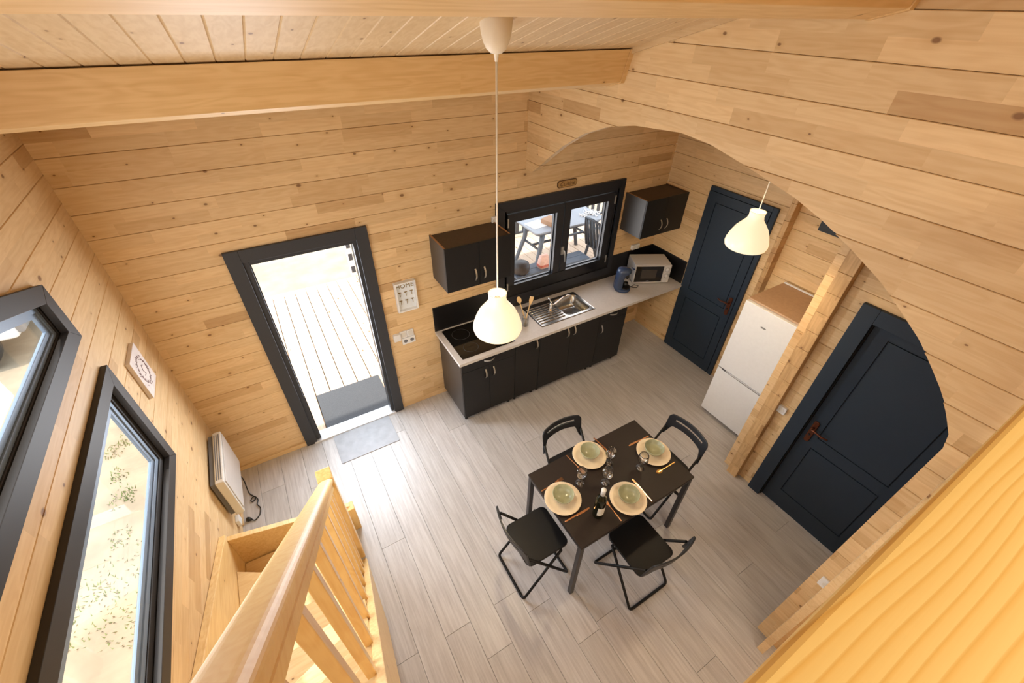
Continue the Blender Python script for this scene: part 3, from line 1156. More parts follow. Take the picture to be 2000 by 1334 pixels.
# utensils in a jar
jr = thing('utensil_jar', 'small clear jar holding wooden spoons left of the sink', 'jar', (2.955, -.36, .886))
MB().lathe([(0, .002), (.036, .002), (.036, .11), (.033, .11), (.033, .006), (0, .006)], 20).build('jar_wall', m_jar, jr)
for (label, dx, dy, tipx, tipy, kind) in (('wooden spoon with a round bowl leaning left in the jar by the sink', .018, -.01, -.020, .075, 0),
                                          ('flat wooden spatula leaning right in the jar by the sink', -.018, .0, .062, .03, 1)):
    q = thing('wooden_spoon' if kind == 0 else 'wooden_spatula', label, 'utensil', (2.955, -.36 + (.012 if kind == 0 else -.012), .893))
    a, b = Vector((dx, dy, .004)), Vector((tipx, tipy, .235))
    MB().tube([a, b], .006, 8).build('shaft', m_spoon, q)
    d = (b - a).normalized()
    side = d.cross(Vector((.4, .67, -.62))).normalized()
    nrm = side.cross(d)
    mt = Matrix((( side.x, nrm.x, d.x, b.x), (side.y, nrm.y, d.y, b.y), (side.z, nrm.z, d.z, b.z), (0, 0, 0, 1)))
    hd = MB()
    if kind == 0:
        prof = []
        pl = [(0.024 * math.cos(t_), .026 + .036 * math.sin(t_)) for t_ in [2 * PI * i / 16 for i in range(16)]]
    else:
        pl = [(-.007, -.015), (.007, -.015), (.02, .03), (.02, .07), (-.02, .075), (-.02, .03)]
    hd.prism(pl, 'y', -.004, .004, mt)
    hd.build('head', m_spoon, q, .002)

# coffee machine
cm = thing('coffee_machine', 'dark blue pod coffee machine on the worktop left of the microwave', 'coffee machine', (4.335, -.315, .886), R(-32))
MB().lathe([(0, 0), (.085, 0), (.092, .006), (.092, .026), (.084, .036), (0, .036)], 32).build('base', m_blue, cm)
MB().lathe([(0, .037), (.066, .037), (.068, .050), (.060, .052), (.055, .046), (0, .046)], 28, (.018, -.004, 0)).build('drip_tray', m_blackp, cm)
mb = MB()
vv, f = [], []
lv_ = [(.052, .070, -.055, .036), (.050, .066, -.055, .10), (.050, .064, -.050, .16), (.062, .068, -.036, .205), (.082, .070, -.014, .235), (.080, .066, -.012, .262), (.060, .048, -.018, .28), (.02, .016, -.02, .286)]
for (hx, hy, cx_, z) in lv_:
    vv += [(p[0], p[1], z) for p in rrect(hx, hy, min(hx, hy) * .9, 5, cx_, 0)]
n_ = 24
for a in range(len(lv_) - 1):
    for i in range(n_):
        f.append((a * n_ + i, a * n_ + (i + 1) % n_, (a + 1) * n_ + (i + 1) % n_, (a + 1) * n_ + i))
f.append(tuple((len(lv_) - 1) * n_ + i for i in range(n_)))
mb.add(vv, f, True)
mb.build('body', m_blue, cm)
MB().box(.004, .05, -.028, .028, .165, .205).build('spout_housing', m_blackp, cm, .006)
MB().lathe([(0, 0), (.012, 0), (.012, .025), (0, .025)], 12, (.035, 0, .143)).build('spout', m_blackp, cm)
MB().lathe([(0, .0), (.026, .0), (.028, .045), (.025, .045), (.023, .004), (0, .004)], 20, (.03, -.0, .052)).build('black_cup', m_blackp, cm)
MB().tube([(.07, .03, .275), (.10, .0, .268), (.07, -.03, .275)], .007, 8).build('lever', m_blue, cm)
cc = MB().tube([(.0, 0, .006), (.05, -.03, .005), (.10, -.01, .005), (.13, -.055, .005), (.09, -.075, .005), (.04, -.055, .006), (.02, -.02, .010)], .004, 6).build('power_cord', m_blackp)
cc.location = (4.43, -.30, .886)
tag(cc, 'loop of black cord lying on the worktop between coffee machine and microwave', 'cord')

# microwave
mwa = Vector((4.933 - 4.546, -.461 + .261, 0)).normalized()
mw = thing('microwave', 'silver microwave oven set diagonally in the corner of the worktop', 'microwave', (4.790, -.250, .886), math.atan2(mwa.y, mwa.x))
MB().box(-.2175, .2175, -.125, .14, .012, .247).build('casing', m_mw, mw, .004)
dr = MB().box(-.2175, .138, -.147, -.126, .014, .245).build('door', m_mw, mw, .004)
MB().box(-.205, .126, -.1495, -.147, .027, .232).build('door_glass', m_mwgl, dr, .001)
MB().box(-.135, .050, -.1503, -.1495, .075, .190).build('door_mesh', plain('mesh_grey', (.05, .042, .036), .4), dr)
text_mesh('—', .03, 'mark', m_white, dr, Matrix.Translation((-.04, -.1503, .042)) @ Matrix.Rotation(R(90), 4, 'X'), .0004)
cp = MB().box(.140, .2175, -.147, -.126, .014, .245).build('control_panel', m_mw, mw, .004)
for z in (.185, .105):
    MB().lathe([(0, .018), (.019, .018), (.022, 0)], 20, mat=Matrix.Translation((.178, -.147, z)) @ Matrix.Rotation(R(90), 4, 'X')).build('dial', m_mw, cp)
    ringp = [(.030, 0), (.030, .0008), (.027, .0008), (.027, 0)]
    MB().lathe(ringp, 20, mat=Matrix.Translation((.178, -.147, z)) @ Matrix.Rotation(R(90), 4, 'X')).build('dial_scale', m_grey, cp)
for (x, y) in ((-.19, -.11), (.19, -.11), (-.19, .12), (.19, .12)):
    MB().lathe([(0, 0), (.012, 0), (.012, .012), (0, .012)], 10, (x, y, 0)).build('foot', m_blackp, mw)


# wall cabinets
def wall_unit(x0, x1, label):
    cx = (x0 + x1) / 2
    t = thing('wall_cabinet', label, 'cabinet', (cx, -.16, 1.502), 0, 'black wall cabinets beside the kitchen window')
    h = x1 - x0
    L = h / 2
    MB().box(-L, -L + .016, -.150, .1595, 0, .42).build('side_panel', m_cabside, t, .0008)
    MB().box(L - .016, L, -.150, .1595, 0, .42).build('side_panel', m_cabside, t, .0008)
    for s in (-1, 1):
        box('raw_edge', m_edge, t, s * (L - .008) - .008, s * (L - .008) + .008, -.150, .1595, .4202, .4212)
    MB().box(-L + .0165, L - .0165, -.150, .1595, .400, .414).build('top_panel', m_cabtop, t)
    MB().box(-L + .0165, L - .0165, -.150, .1595, 0, .016).build('bottom_panel', m_cabside, t)
    MB().box(-L + .0165, L - .0165, .150, .1595, .016, .400).build('back_panel', m_cabside, t)
    for s in (-1, 1):
        a, b = (-L, -.0015) if s < 0 else (.0015, L)
        d = MB().box(a, b, -.169, -.1515, .0, .42).build('door', m_cab, t, .0012)
        bow_handle(d, (s * .045, .115), True, -.169)
    return t


wall_unit(2.145, 2.785, 'black two-door wall cabinet left of the kitchen window')
wall_unit(4.44, 5.066, 'black two-door wall cabinet in the corner right of the kitchen window')

# kitchen sockets and plates
def socket(name, label, cx, cz, nx, ny, axis='y', face=0.0, s=.075, group=None, depth=.03, cat='socket'):
    t = thing(name, label, cat, (cx, face, cz) if axis == 'y' else (face, cx, cz), 0, group)
    for i in range(nx):
        for j in range(ny):
            u, v_ = (i - (nx - 1) / 2) * s, (j - (ny - 1) / 2) * s
            pl = rrect(s / 2 - .001, s / 2 - .001, .006, 2, u, v_)
            if axis == 'y':
                o = MB().prism(pl, 'y', -depth, -.0005).build('plate', m_white, t, .002)
                MB().prism([(u + .022 * math.cos(2 * PI * q / 16), v_ + .022 * math.sin(2 * PI * q / 16)) for q in range(16)], 'y', -depth - .003, -depth).build('insert', m_heat, o)
            else:
                o = MB().prism(pl, 'x', -depth, -.0005).build('plate', m_white, t, .002)
                MB().prism([(u + .022 * math.cos(2 * PI * q / 16), v_ + .022 * math.sin(2 * PI * q / 16)) for q in range(16)], 'x', -depth - .003, -depth).build('insert', m_heat, o)
    return t


socket('wall_socket', 'small white double socket above the splashback by the microwave', 4.745, 1.212, 2, 1, s=.062)
socket('junction_box', 'small white socket box peeping over the left wall cabinet', 2.79, 1.94, 1, 1, s=.06)
sw = thing('switch_group', 'white block of two switches over a double socket right of the entrance', 'switch', (1.80, 0, .93))
for (u, v_) in ((-.033, .042), (.037, .042), (-.02, -.040), (.045, -.040)):
    pl = MB().prism(rrect(.0335, .0385, .005, 2, u + .005, v_), 'y', -.012, -.0005).build('plate', m_white, sw, .0015)
    if v_ > 0:
        MB().prism(rrect(.022, .026, .003, 2, u + .005, v_), 'y', -.017, -.012).build('rocker', m_heat, pl, .001)
    else:
        MB().prism([(u + .005 + .02 * math.cos(2 * PI * q / 16), v_ + .02 * math.sin(2 * PI * q / 16)) for q in range(16)], 'y', -.0125, -.012).build('socket_well', m_seal, pl)
ju = MB().prism(rrect(.034, .038, .006, 3, 0, 0), 'y', -.035, -.0005).build('thermostat', m_white, None, .004)
ju.location = (1.705, 0, .965)
tag(ju, 'small white box left of the switch block by the entrance', 'thermostat')
socket('wall_socket', 'white socket on the log partition beside the near navy door frame', -2.455, .955, 1, 1, 'x', X2, s=.07, depth=.025)
socket('wall_socket', 'white light switch low on the near jamb of the arch wall', -3.40, .90, 1, 1, 'x', XA, s=.085, depth=.012, cat='switch')

# plaque over the window
sg = thing('plaque', 'small brown wooden plaque with script lettering over the kitchen window', 'sign', (3.607, 0, 2.146))
MB().prism(rrect(.118, .036, .026, 4), 'y', -.010, -.0005).build('plaque_border', m_signd, sg, .002)
MB().prism(rrect(.110, .029, .022, 4), 'y', -.0125, -.010).build('plaque_board', m_sign, sg)
text_mesh('Cuisine', .062, 'lettering', m_signd, sg, Matrix.Translation((0, -.0130, 0)) @ Matrix.Rotation(R(90), 4, 'X'), .0006, shear=.3)

# HOME key tray
hm = thing('key_rack', 'white key tray reading HOME with six hooks right of the entrance', 'key rack', (1.858, 0, 1.398))
oo, ii = rect(-.097, .097, -.152, .152), rect(-.083, .083, -.138, .138)
ring('tray_edge', m_paper, hm, oo, ii, 'y', -.045, -.001)
MB().box(-.083, .083, -.012, -.001, -.138, .138).build('backboard', m_homeb, hm)
text_mesh('HOME', .06, 'lettering', m_homeg, hm, Matrix.Translation((0, -.0135, .10)) @ Matrix.Rotation(R(90), 4, 'X'), .0015)
for i in range(3):
    for j in range(2):
        x, z = -.055 + i * .055, .025 - j * .085
        hk = MB()
        hk.box(x - .014, x + .014, -.016, -.012, z + .010, z + .018)
        hk.tube([(x, -.013, z + .014), (x, -.026, z + .006), (x, -.028, z - .012), (x, -.024, z - .020)], .003, 6)
        hk.build('hook', m_homeg, hm)

# fridge
fg = thing('fridge', 'white fridge-freezer with two doors and a tan top standing against the log wall', 'fridge', (4.775, -1.892, 0))
fx = 4.49 - 4.775
MB().box(fx + .045, .28, -.24, .24, .03, 1.445).build('cabinet', m_fridge, fg, .004)
MB().box(fx + .035, .28, -.243, .243, 1.446, 1.466).build('top_panel', m_fridgetop, fg, .003)
MB().box(.262, .283, -.235, .235, 1.466, 1.478).build('rear_edge', m_fridge, fg, .002)


def fridge_door(z0, z1, name, grip_top):
    prof = [(-.243, z0), (.243, z0), (.243, z1), (-.243, z1)]
    mb = MB().prism(prof, 'x', fx, fx + .042)
    return mb.build(name, m_fridge, fg, .006)


lo = fridge_door(.045, .638, 'freezer_door', True)
up = fridge_door(.650, 1.445, 'fridge_door', False)
MB().prism([(-.24, .636), (.14, .636), (.175, .640), (.2, .652), (.243, .652), (.243, .648), (.205, .648), (.18, .634), (-.24, .630)][::-1], 'x', fx - .0015, fx + .02).build('door_gap', m_seal, fg)
MB().prism([(.012 * 2.2 * math.cos(2 * PI * q / 16), 1.28 + .008 * math.sin(2 * PI * q / 16)) for q in range(16)], 'x', fx - .002, fx).build('badge', m_grey, up)
for (x, y) in ((fx + .06, -.2), (fx + .06, .2), (.25, -.2), (.25, .2)):
    MB().lathe([(0, 0), (.02, 0), (.02, .03), (0, .03)], 10, (x, y, 0)).build('foot', m_blackp, fg)

pc = thing('picture', 'small dark picture half hidden behind the arch over the fridge', 'picture', (X1, -1.87, 2.13))
MB().box(-.018, -.0005, -.16, .16, -.11, .11).build('canvas', m_pic, pc, .002)
for (y, z, r_) in ((.06, -.012, .018), (.045, -.035, .012), (.03, .01, .010)):
    MB().prism([(y + r_ * math.cos(2 * PI * q / 10), z + r_ * math.sin(2 * PI * q / 10)) for q in range(10)], 'x', -.0195, -.018).build('pink_flower', m_pink, pc)

# ================================================================== left wall bits
cv = thing('canvas_print', 'square pale canvas with a dotted leafy wreath on the left wall', 'picture', (0, -.497, 1.682))
MB().box(.0005, .024, -.118, .118, -.142, .142).build('canvas', m_canvas, cv, .002)
wr_ = MB()
for k_ in range(64):
    a = 2 * PI * k_ / 64
    rr_ = .078 + random.uniform(-.016, .016)
    y, z = rr_ * math.cos(a) * 1.0, rr_ * math.sin(a) * 1.15
    s_ = random.uniform(.004, .008)
    ta = random.uniform(0, PI)
    pl = [(y + s_ * math.cos(ta), z + s_ * math.sin(ta)), (y - .5 * s_ * math.sin(ta), z + .5 * s_ * math.cos(ta)), (y - s_ * math.cos(ta), z - s_ * math.sin(ta)), (y + .5 * s_ * math.sin(ta), z - .5 * s_ * math.cos(ta))]
    wr_.prism(pl, 'x', .024, .0252)
o = wr_.build('wreath', m_wreath, cv)
o['kind'] = 'stuff'
tw = MB()
tw.tube([(.0246, .075 * math.cos(2 * PI * q / 24), .086 * math.sin(2 * PI * q / 24)) for q in range(25)], .0016, 4, False)
tw.tube([(.0246, .03, .02), (.0246, .01, .035), (.0246, -.012, .01), (.0246, .005, -.03), (.0246, -.03, -.02)], .0018, 4)
tw.build('wreath_stem', m_wreath, cv)

ht = thing('heater', 'white electric panel heater on the left wall by the stair foot', 'heater', (0, -.44, .50))
MB().box(.012, .045, -.26, .26, -.20, .19).build('back_plate', m_seal, ht)
MB().box(.045, .105, -.275, .275, -.215, .205).build('casing', m_heat, ht, .008)
MB().box(.105, .112, -.255, .255, -.19, .18).build('front_panel', plain('heater_front', (.62, .58, .55), .35), ht, .004)
for i in range(3):
    MB().box(.056 + i * .015, .062 + i * .015, -.24, .24, .2052, .2075).build('top_grille_slot', m_seal, ht)
cdp = [(.05, -.24, .285), (.08, -.25, .15), (.075, -.30, .012), (.10, -.35, .010), (.125, -.39, .010), (.10, -.42, .010), (.085, -.40, .012), (.115, -.375, .016), (.14, -.42, .010), (.13, -.47, .010), (.15, -.52, .010), (.14, -.58, .010), (.10, -.62, .010), (.075, -.60, .010)]
ho = thing('power_cord', 'black power cord with a plug trailing on the floor from the heater', 'cord', (.1, -.45, 0))
sm = []
for i in range(len(cdp) - 1):
    for q in range(4):
        t_ = q / 4
        p0, p1, p2, p3 = [Vector(cdp[max(0, min(len(cdp) - 1, i + d))]) for d in (-1, 0, 1, 2)]
        sm.append(.5 * ((2 * p1) + (-p0 + p2) * t_ + (2 * p0 - 5 * p1 + 4 * p2 - p3) * t_ ** 2 + (-p0 + 3 * p1 - 3 * p2 + p3) * t_ ** 3) - Vector((.1, -.45, 0)))
sm.append(Vector(cdp[-1]) - Vector((.1, -.45, 0)))
MB().tube(sm, .0048, 6).build('flex', m_blackp, ho)
e = sm[-1]
MB().tube([e, e + Vector((-.02, .01, .006)), e + Vector((-.035, .018, .006))], [.010, .019, .018], 10).build('plug', m_blackp, ho)
hs = MB().prism(rrect(.036, .036, .006, 3), 'x', .0005, .03).build('wall_socket', m_white, None, .004)
hs.location = (0, -.66, .145)
tag(hs, 'small white socket low on the left wall under the heater', 'socket')

# floor mats
o = MB().prism(rrect(.288, .190, .008, 2), 'z', .0005, .007).build('floor_mat', m_mat)
o.location = (1.165, -.218, 0)
tag(o, 'thin pale grey mat on the laminate just inside the entrance', 'mat')
o = MB().prism(rrect(.355, .275, .008, 2), 'z', .0, .012).build('door_mat', m_matd)
o.location = (1.20, .42, -.04)
tag(o, 'charcoal bristle door mat on the deck outside the entrance', 'mat')

# ================================================================== pendant lamps
def pendant(x, y, zc, label, zceil):
    t = thing('pendant_lamp', label, 'lamp', (x, y, zc), 0, 'opal pendant lamps')
    p = [(.052, .128), (.050, .118), (.048, .095), (.055, .070), (.078, .042), (.104, .008), (.124, -.035), (.1385, -.080), (.140, -.102), (.134, -.122), (.126, -.130)]
    q = [(r_ - .004, z) for r_, z in p[::-1]]
    MB().lathe(p + q + [p[0]], 40).build('lamp_shade', m_shade, t)
    MB().tube([(0, 0, .06), (0, 0, zceil - zc - .11)], .0042, 6).build('cord', m_cord, t)
    MB().lathe([(.0, .10), (.018, .10), (.02, .04), (.017, .02), (0, .02)], 14).build('lamp_holder', m_white, t)
    MB().lathe([(0, .025), (.012, .02), (.028, -.015), (.030, -.03), (.022, -.048), (0, -.056)], 16).build('bulb', m_bulb, t)
    MB().lathe([(.0, -.128), (.006, -.128), (.0095, -.104), (.022, -.101), (.038, -.088), (.050, -.066), (.058, -.036), (.0625, .0), (.064, .03), (0, .03)], 28, (0, 0, zceil - zc)).build('ceiling_cup', m_cap, t)
    ld = bpy.data.lights.new('pendant_light', 'POINT')
    ld.energy = 15
    ld.shadow_soft_size = .05
    ld.color = (1.0, .80, .52)
    lo_ = bpy.data.objects.new('pendant_light', ld)
    COL.objects.link(lo_)
    lo_.location = (x, y, zc - .10)
    return t


pendant(1.925, -1.625, 2.16, 'white opal pendant lamp hanging over the room left of the table', roof(-1.625))
pendant(3.785, -1.832, 2.34, 'opal pendant lamp glowing beyond the arch by the kitchen door', roof(-1.826))

# ================================================================== dining table and what is on it
TX0, TX1, TY0, TY1 = 2.078, 3.157, -2.46, -1.812
tcx, tcy = (TX0 + TX1) / 2, (TY0 + TY1) / 2
tb = thing('dining_table', 'rectangular black-brown dining table with square steel legs', 'table', (tcx, tcy, 0))
hx, hy = (TX1 - TX0) / 2, (TY1 - TY0) / 2
MB().box(-hx, hx, -hy, hy, .722, .740).build('tabletop', m_tablet, tb, .002)
ring('apron', m_leg, tb, rect(-hx + .006, hx - .006, -hy + .006, hy - .006), rect(-hx + .026, hx - .026, -hy + .026, hy - .026), 'z', .690, .7215)
for sx in (-1, 1):
    for sy in (-1, 1):
        x, y = sx * (hx - .021), sy * (hy - .021)
        MB().box(x - .018, x + .018, y - .018, y + .018, .0, .7215).build('leg', m_leg, tb, .004)


# folding chairs
def folding_chair(label):
    t = thing('folding_chair', label, 'chair', (0, 0, 0), 0, 'black folding chairs around the table')
    sp = rrect(.172, .178, .045, 4)
    mb = MB()
    n_ = len(sp)
    vv = [(p[0] * .985, p[1] * .985, .438) for p in sp] + [(p[0], p[1], .442) for p in sp] + [(p[0], p[1], .452) for p in sp] + [(p[0] * .975, p[1] * .975, .457) for p in sp]
    f = [tuple(range(n_))[::-1], tuple(range(3 * n_, 4 * n_))]
    for a in range(3):
        f += [(a * n_ + i, a * n_ + (i + 1) % n_, (a + 1) * n_ + (i + 1) % n_, (a + 1) * n_ + i) for i in range(n_)]
    mb.add(vv, f)
    mb.build('seat', m_chair, t)

    def bend(pts, r_=.03):
        out = [Vector(pts[0])]
        for a, b, c in zip(pts, pts[1:], pts[2:]):
            a, b, c = Vector(a), Vector(b), Vector(c)
            p, q = b + (a - b).normalized() * r_, b + (c - b).normalized() * r_
            for k_ in range(5):
                u = k_ / 4
                out.append(p * (1 - u) ** 2 + b * 2 * u * (1 - u) + q * u * u)
        out.append(Vector(pts[-1]))
        return out
    MB().tube(bend([(-.188, -.198, .64), (-.198, .19, .011), (.198, .19, .011), (.188, -.198, .64)]), .0105, 8).build('front_frame', m_chair, t)
    MB().tube(bend([(-.176, .10, .432), (-.190, -.215, .011), (.190, -.215, .011), (.176, .10, .432)]), .0105, 8).build('rear_frame', m_chair, t)
    MB().tube([(-.176, .10, .432), (.176, .10, .432)], .009, 6).build('seat_bar', m_chair, t)
    # moulded plastic backrest with a slot
    NU = 40
    us = [-1 + 2 * i / NU for i in range(NU + 1)]

    def ss(a, b, x):
        x = max(0, min(1, (x - a) / (b - a)))
        return x * x * (3 - 2 * x)

    def lev(u):
        au = abs(u)
        top = .782 - .010 * u * u - .030 * max(0, (au - .86) / .14) ** 2
        bot = .668 - .018 * u * u - .105 * ss(.70, .97, au)
        sl0, sl1 = .7185 - .004 * u * u, .7395 - .004 * u * u
        return bot, sl0, sl1, top

    def P3(u, z, dy):
        y = -.197 - .040 * (1 - u * u) - (z - .60) * .18
        return ((.199) * u, y + dy, z)
    mb = MB()
    vv, f = [], []
    for side, dy in ((0, .006), (1, -.006)):
        for u in us:
            for z in lev(u):
                vv.append(P3(u, z, dy))
    N = len(us)
    idx = lambda s, i, j: s * N * 4 + i * 4 + j
    for i in range(NU):
        um = abs((us[i] + us[i + 1]) / 2)
        slot = um < .70
        for j in range(3):
            if j == 1 and slot:
                f.append((idx(0, i, 1), idx(0, i + 1, 1), idx(1, i + 1, 1), idx(1, i, 1)))
                f.append((idx(0, i, 2), idx(0, i + 1, 2), idx(1, i + 1, 2), idx(1, i, 2)))
                continue
            for s_ in (0, 1):
                f.append((idx(s_, i, j), idx(s_, i + 1, j), idx(s_, i + 1, j + 1), idx(s_, i, j + 1)))
        f.append((idx(0, i, 0), idx(0, i + 1, 0), idx(1, i + 1, 0), idx(1, i, 0)))
        f.append((idx(0, i, 3), idx(0, i + 1, 3), idx(1, i + 1, 3), idx(1, i, 3)))
        if slot != (abs((us[i - 1] + us[i]) / 2) < .70 if i else False):
            f.append((idx(0, i, 1), idx(0, i, 2), idx(1, i, 2), idx(1, i, 1)))
    for i in (0, NU):
        for j in range(3):
            f.append((idx(0, i, j), idx(0, i, j + 1), idx(1, i, j + 1), idx(1, i, j)))
    mb.add(vv, f)
    mb.build('backrest', m_chairb, t, .003, 2)
    return t


CHS = [((2.588, -2.555), 0, 'black folding chair on the near side of the table facing the back wall'),
       ((1.972, -2.118), -PI / 2, 'black folding chair at the left short end of the table'),
       ((2.573, -1.79), PI, 'black folding chair pushed in on the far side of the table'),
       ((3.235, -2.13), PI / 2, 'black folding chair at the right short end of the table, nearest the fridge')]
ch0 = folding_chair(CHS[0][2])
for i, ((x, y), rz_, lb) in enumerate(CHS):
    if i == 0:
        ch0.location, ch0.rotation_euler = (x, y, 0), (0, 0, rz_)
    else:
        dup(ch0, (x, y, 0), rz_, lb)

# plates, bowls
pt = MB().lathe([(0, .003), (.075, .003), (.082, .0), (.086, .003), (.105, .010), (.132, .017), (.133, .019), (.130, .020), (.104, .0145), (.086, .008), (0, .008)], 48).build('dinner_plate', m_plate)
tag(pt, '', 'plate', 'cream dinner plates on the table')
bw = MB().lathe([(0, .006), (.034, .006), (.036, 0), (.042, 0), (.052, .012), (.070, .036), (.077, .058), (.075, .0595), (.0725, .057), (.065, .036), (.046, .014), (0, .010)], 40).build('bowl', m_bowl)
tag(bw, '', 'bowl', 'sage bowls on the plates')
PLS = [((2.582, -1.912), 'on the far side of the table'), ((3.042, -2.144), 'at the right end of the table'), ((2.181, -2.112), 'at the left end of the table'), ((2.587, -2.346), 'on the near side of the table by the bottle')]
for i, ((x, y), s_) in enumerate(PLS):
    p_ = pt if i == 0 else pt.copy()
    b_ = bw if i == 0 else bw.copy()
    if i:
        COL.objects.link(p_)
        COL.objects.link(b_)
    p_.location, b_.location = (x, y, .7405), (x + .004, y + .006, .7490)
    p_['label'] = 'cream stoneware dinner plate ' + s_
    b_['label'] = 'sage bowl on the plate ' + s_

# glasses
wg = MB().lathe([(0, .0005), (.033, .0005), (.034, .002), (.012, .006), (.0045, .014), (.004, .055), (.010, .066), (.028, .082), (.040, .105), (.0415, .122), (.037, .150), (.033, .165),
                 (.0322, .165), (.036, .150), (.0403, .122), (.0388, .106), (.027, .084), (.009, .069), (0, .067)], 32).build('wine_glass', m_wine)
tag(wg, '', 'glass', 'wine glasses on the table')
for i, ((x, y), s_) in enumerate((((2.369, -2.069), 'stemmed wine glass nearest the left end plate'), ((2.535, -2.160), 'stemmed wine glass in the middle of the table just behind the bottle'),
                                  ((2.854, -2.196), 'stemmed wine glass in front of the right end plate'), ((2.672, -2.040), 'stemmed wine glass close against the far plate'))):
    o = wg if i == 0 else wg.copy()
    if i:
        COL.objects.link(o)
    o.location = (x, y, .7402)
    o['label'] = s_

# bottle
bt = thing('wine_bottle', 'dark green wine bottle with a white label and white capsule', 'bottle', (2.325, -2.325, .7402))
MB().lathe([(0, .003), (.030, .003), (.036, .0), (.0375, .006), (.0375, .185), (.033, .207), (.019, .232), (.0145, .245), (.0140, .290), (.0155, .292), (.0155, .300), (0, .301)], 32).build('glass_body', m_bottle, bt)
MB().lathe([(.0146, .244), (.0152, .244), (.0152, .280), (.0162, .291), (.0166, .3015), (0, .3025)], 20).build('capsule', m_capw, bt)
lb_ = MB()
vv, f = [], []
for i in range(15):
    a = R(-150 + 110 * i / 14)
    for z in (.045, .13):
        vv.append((.0379 * math.cos(a), .0379 * math.sin(a), z))
f = [(2 * i, 2 * i + 2, 2 * i + 3, 2 * i + 1) for i in range(14)]
lb_.add(vv, f, True)
lb_.build('paper_label', m_label, bt)


# cutlery
def cutlery(kind):
    mb = MB()
    if kind == 'knife':
        pl = [(-.005, -.105), (.005, -.105), (.0055, -.01), (.008, .0), (.011, .05), (.009, .095), (.002, .108), (-.005, .10), (-.0055, -.01)]
        mb.prism(pl, 'z', 0, .003)
    elif kind == 'fork':
        mb.prism([(-.0045, -.10), (.0045, -.10), (.003, .02), (.010, .04), (.0115, .06), (-.0115, .06), (-.010, .04), (-.003, .02)], 'z', 0, .003)
        for x in (-.0098, -.0033, .0033, .0098):
            mb.prism([(x - .0016, .06), (x + .0016, .06), (x + .001, .10), (x - .001, .10)], 'z', 0, .003)
    else:
        mb.prism([(-.0045, -.10), (.0045, -.10), (.003, .04), (-.003, .04)], 'z', 0, .003)
        mb.add([(0 + .018 * a * math.cos(t_), .068 + .03 * a * math.sin(t_), h) for (a, h) in ((1, .003), (.6, .0005)) for t_ in [2 * PI * q / 16 for q in range(16)]],
               [(q, (q + 1) % 16, 16 + (q + 1) % 16, 16 + q) for q in range(16)] + [tuple(range(16, 32))], True)
    o = mb.build(kind, m_copper, None, .0008, 1)
    return o


CUT = [('fork', (2.440, -2.254), (2.436, -2.439), 'copper fork left of the near plate', m_copper),
       ('knife', (2.729, -2.238), (2.727, -2.445), 'slim copper knife right of the near plate', m_copper),
       ('knife', (2.301, -2.258), (2.102, -2.256), 'broad copper knife lying on the near side of the left end plate', m_copper),
       ('fork', (2.288, -1.971), (2.083, -1.982), 'copper fork on the far side of the left end plate', m_copper),
       ('fork', (2.452, -2.015), (2.432, -1.822), 'copper fork between the far plate and the nearest glass', m_copper),
       ('knife', (2.748, -1.99), (2.728, -1.80), 'copper knife partly under the rim right of the far plate', m_copper),
       ('knife', (2.925, -1.997), (3.13, -2.003), 'copper knife on the far side of the right end plate', m_copper),
       ('spoon', (2.935, -2.293), (3.118, -2.292), 'shiny gold spoon on the near side of the right end plate', m_gold)]
for kind, hd, tl, lab, m in CUT:
    o = cutlery(kind)
    o.data.materials[0] = m
    c = ((hd[0] + tl[0]) / 2, (hd[1] + tl[1]) / 2)
    o.location = (c[0], c[1], .7404)
    o.rotation_euler = (0, 0, math.atan2(hd[1] - tl[1], hd[0] - tl[0]) - PI / 2)
    tag(o, lab, 'cutlery', 'copper cutlery on the table')

# ================================================================== outdoors
gd = MB().box(-40, 45, -40, 60, -.50, -.42).build('ground', m_sand)
tag(gd, 'pale sandy ground around the cabin', None, kind='structure')
dk = thing('deck', 'pale timber deck outside the entrance and the kitchen window', 'deck', (3.0, 1.7, -.04), kind='structure')
for i in range(-6, 44):
    x0, x1 = .682 + .1585 * i + .004, .682 + .1585 * (i + 1) - .004
    MB().box(x0 - 3.0, x1 - 3.0, .115 - 1.7, 3.22 - 1.7, -.028, 0).build('plank', m_deck, dk, .003, 1)
for y in (.3, 1.7, 3.1):
    MB().box(-3.3, 4.6, y - 1.7 - .05, y - 1.7 + .05, -.38, -.0285).build('joist', m_deck, dk)
dr = thing('deck_railing', 'dark slatted railing along the far edge of the deck', 'railing', (5.0, 3.28, -.04))
for i in range(40):
    x = -2.86 + i * .155
    MB().box(x - .033, x + .033, -.012, .012, .06, .92).build('baluster', m_gardend, dr)
MB().box(-3.02, 3.3, -.03, .03, .92, .97).build('top_rail', m_gardend, dr, .004)
MB().box(-3.02, 3.3, -.02, .02, .03, .07).build('bottom_rail', m_gardend, dr, .004)
for x in (-3.06, -1.0, 1.1, 3.2):
    p_ = MB().box(x - .045, x + .045, -.045, .045, 0, 1.02).build('post', m_paper if x < -3 else m_gardend, dr, .004)
    if x < -3:
        for z in (.06, .28, .49):
            MB().box(x - .03, x + .03, -.050, -.045, z, z + .11).build('bracket', m_gardend, p_)

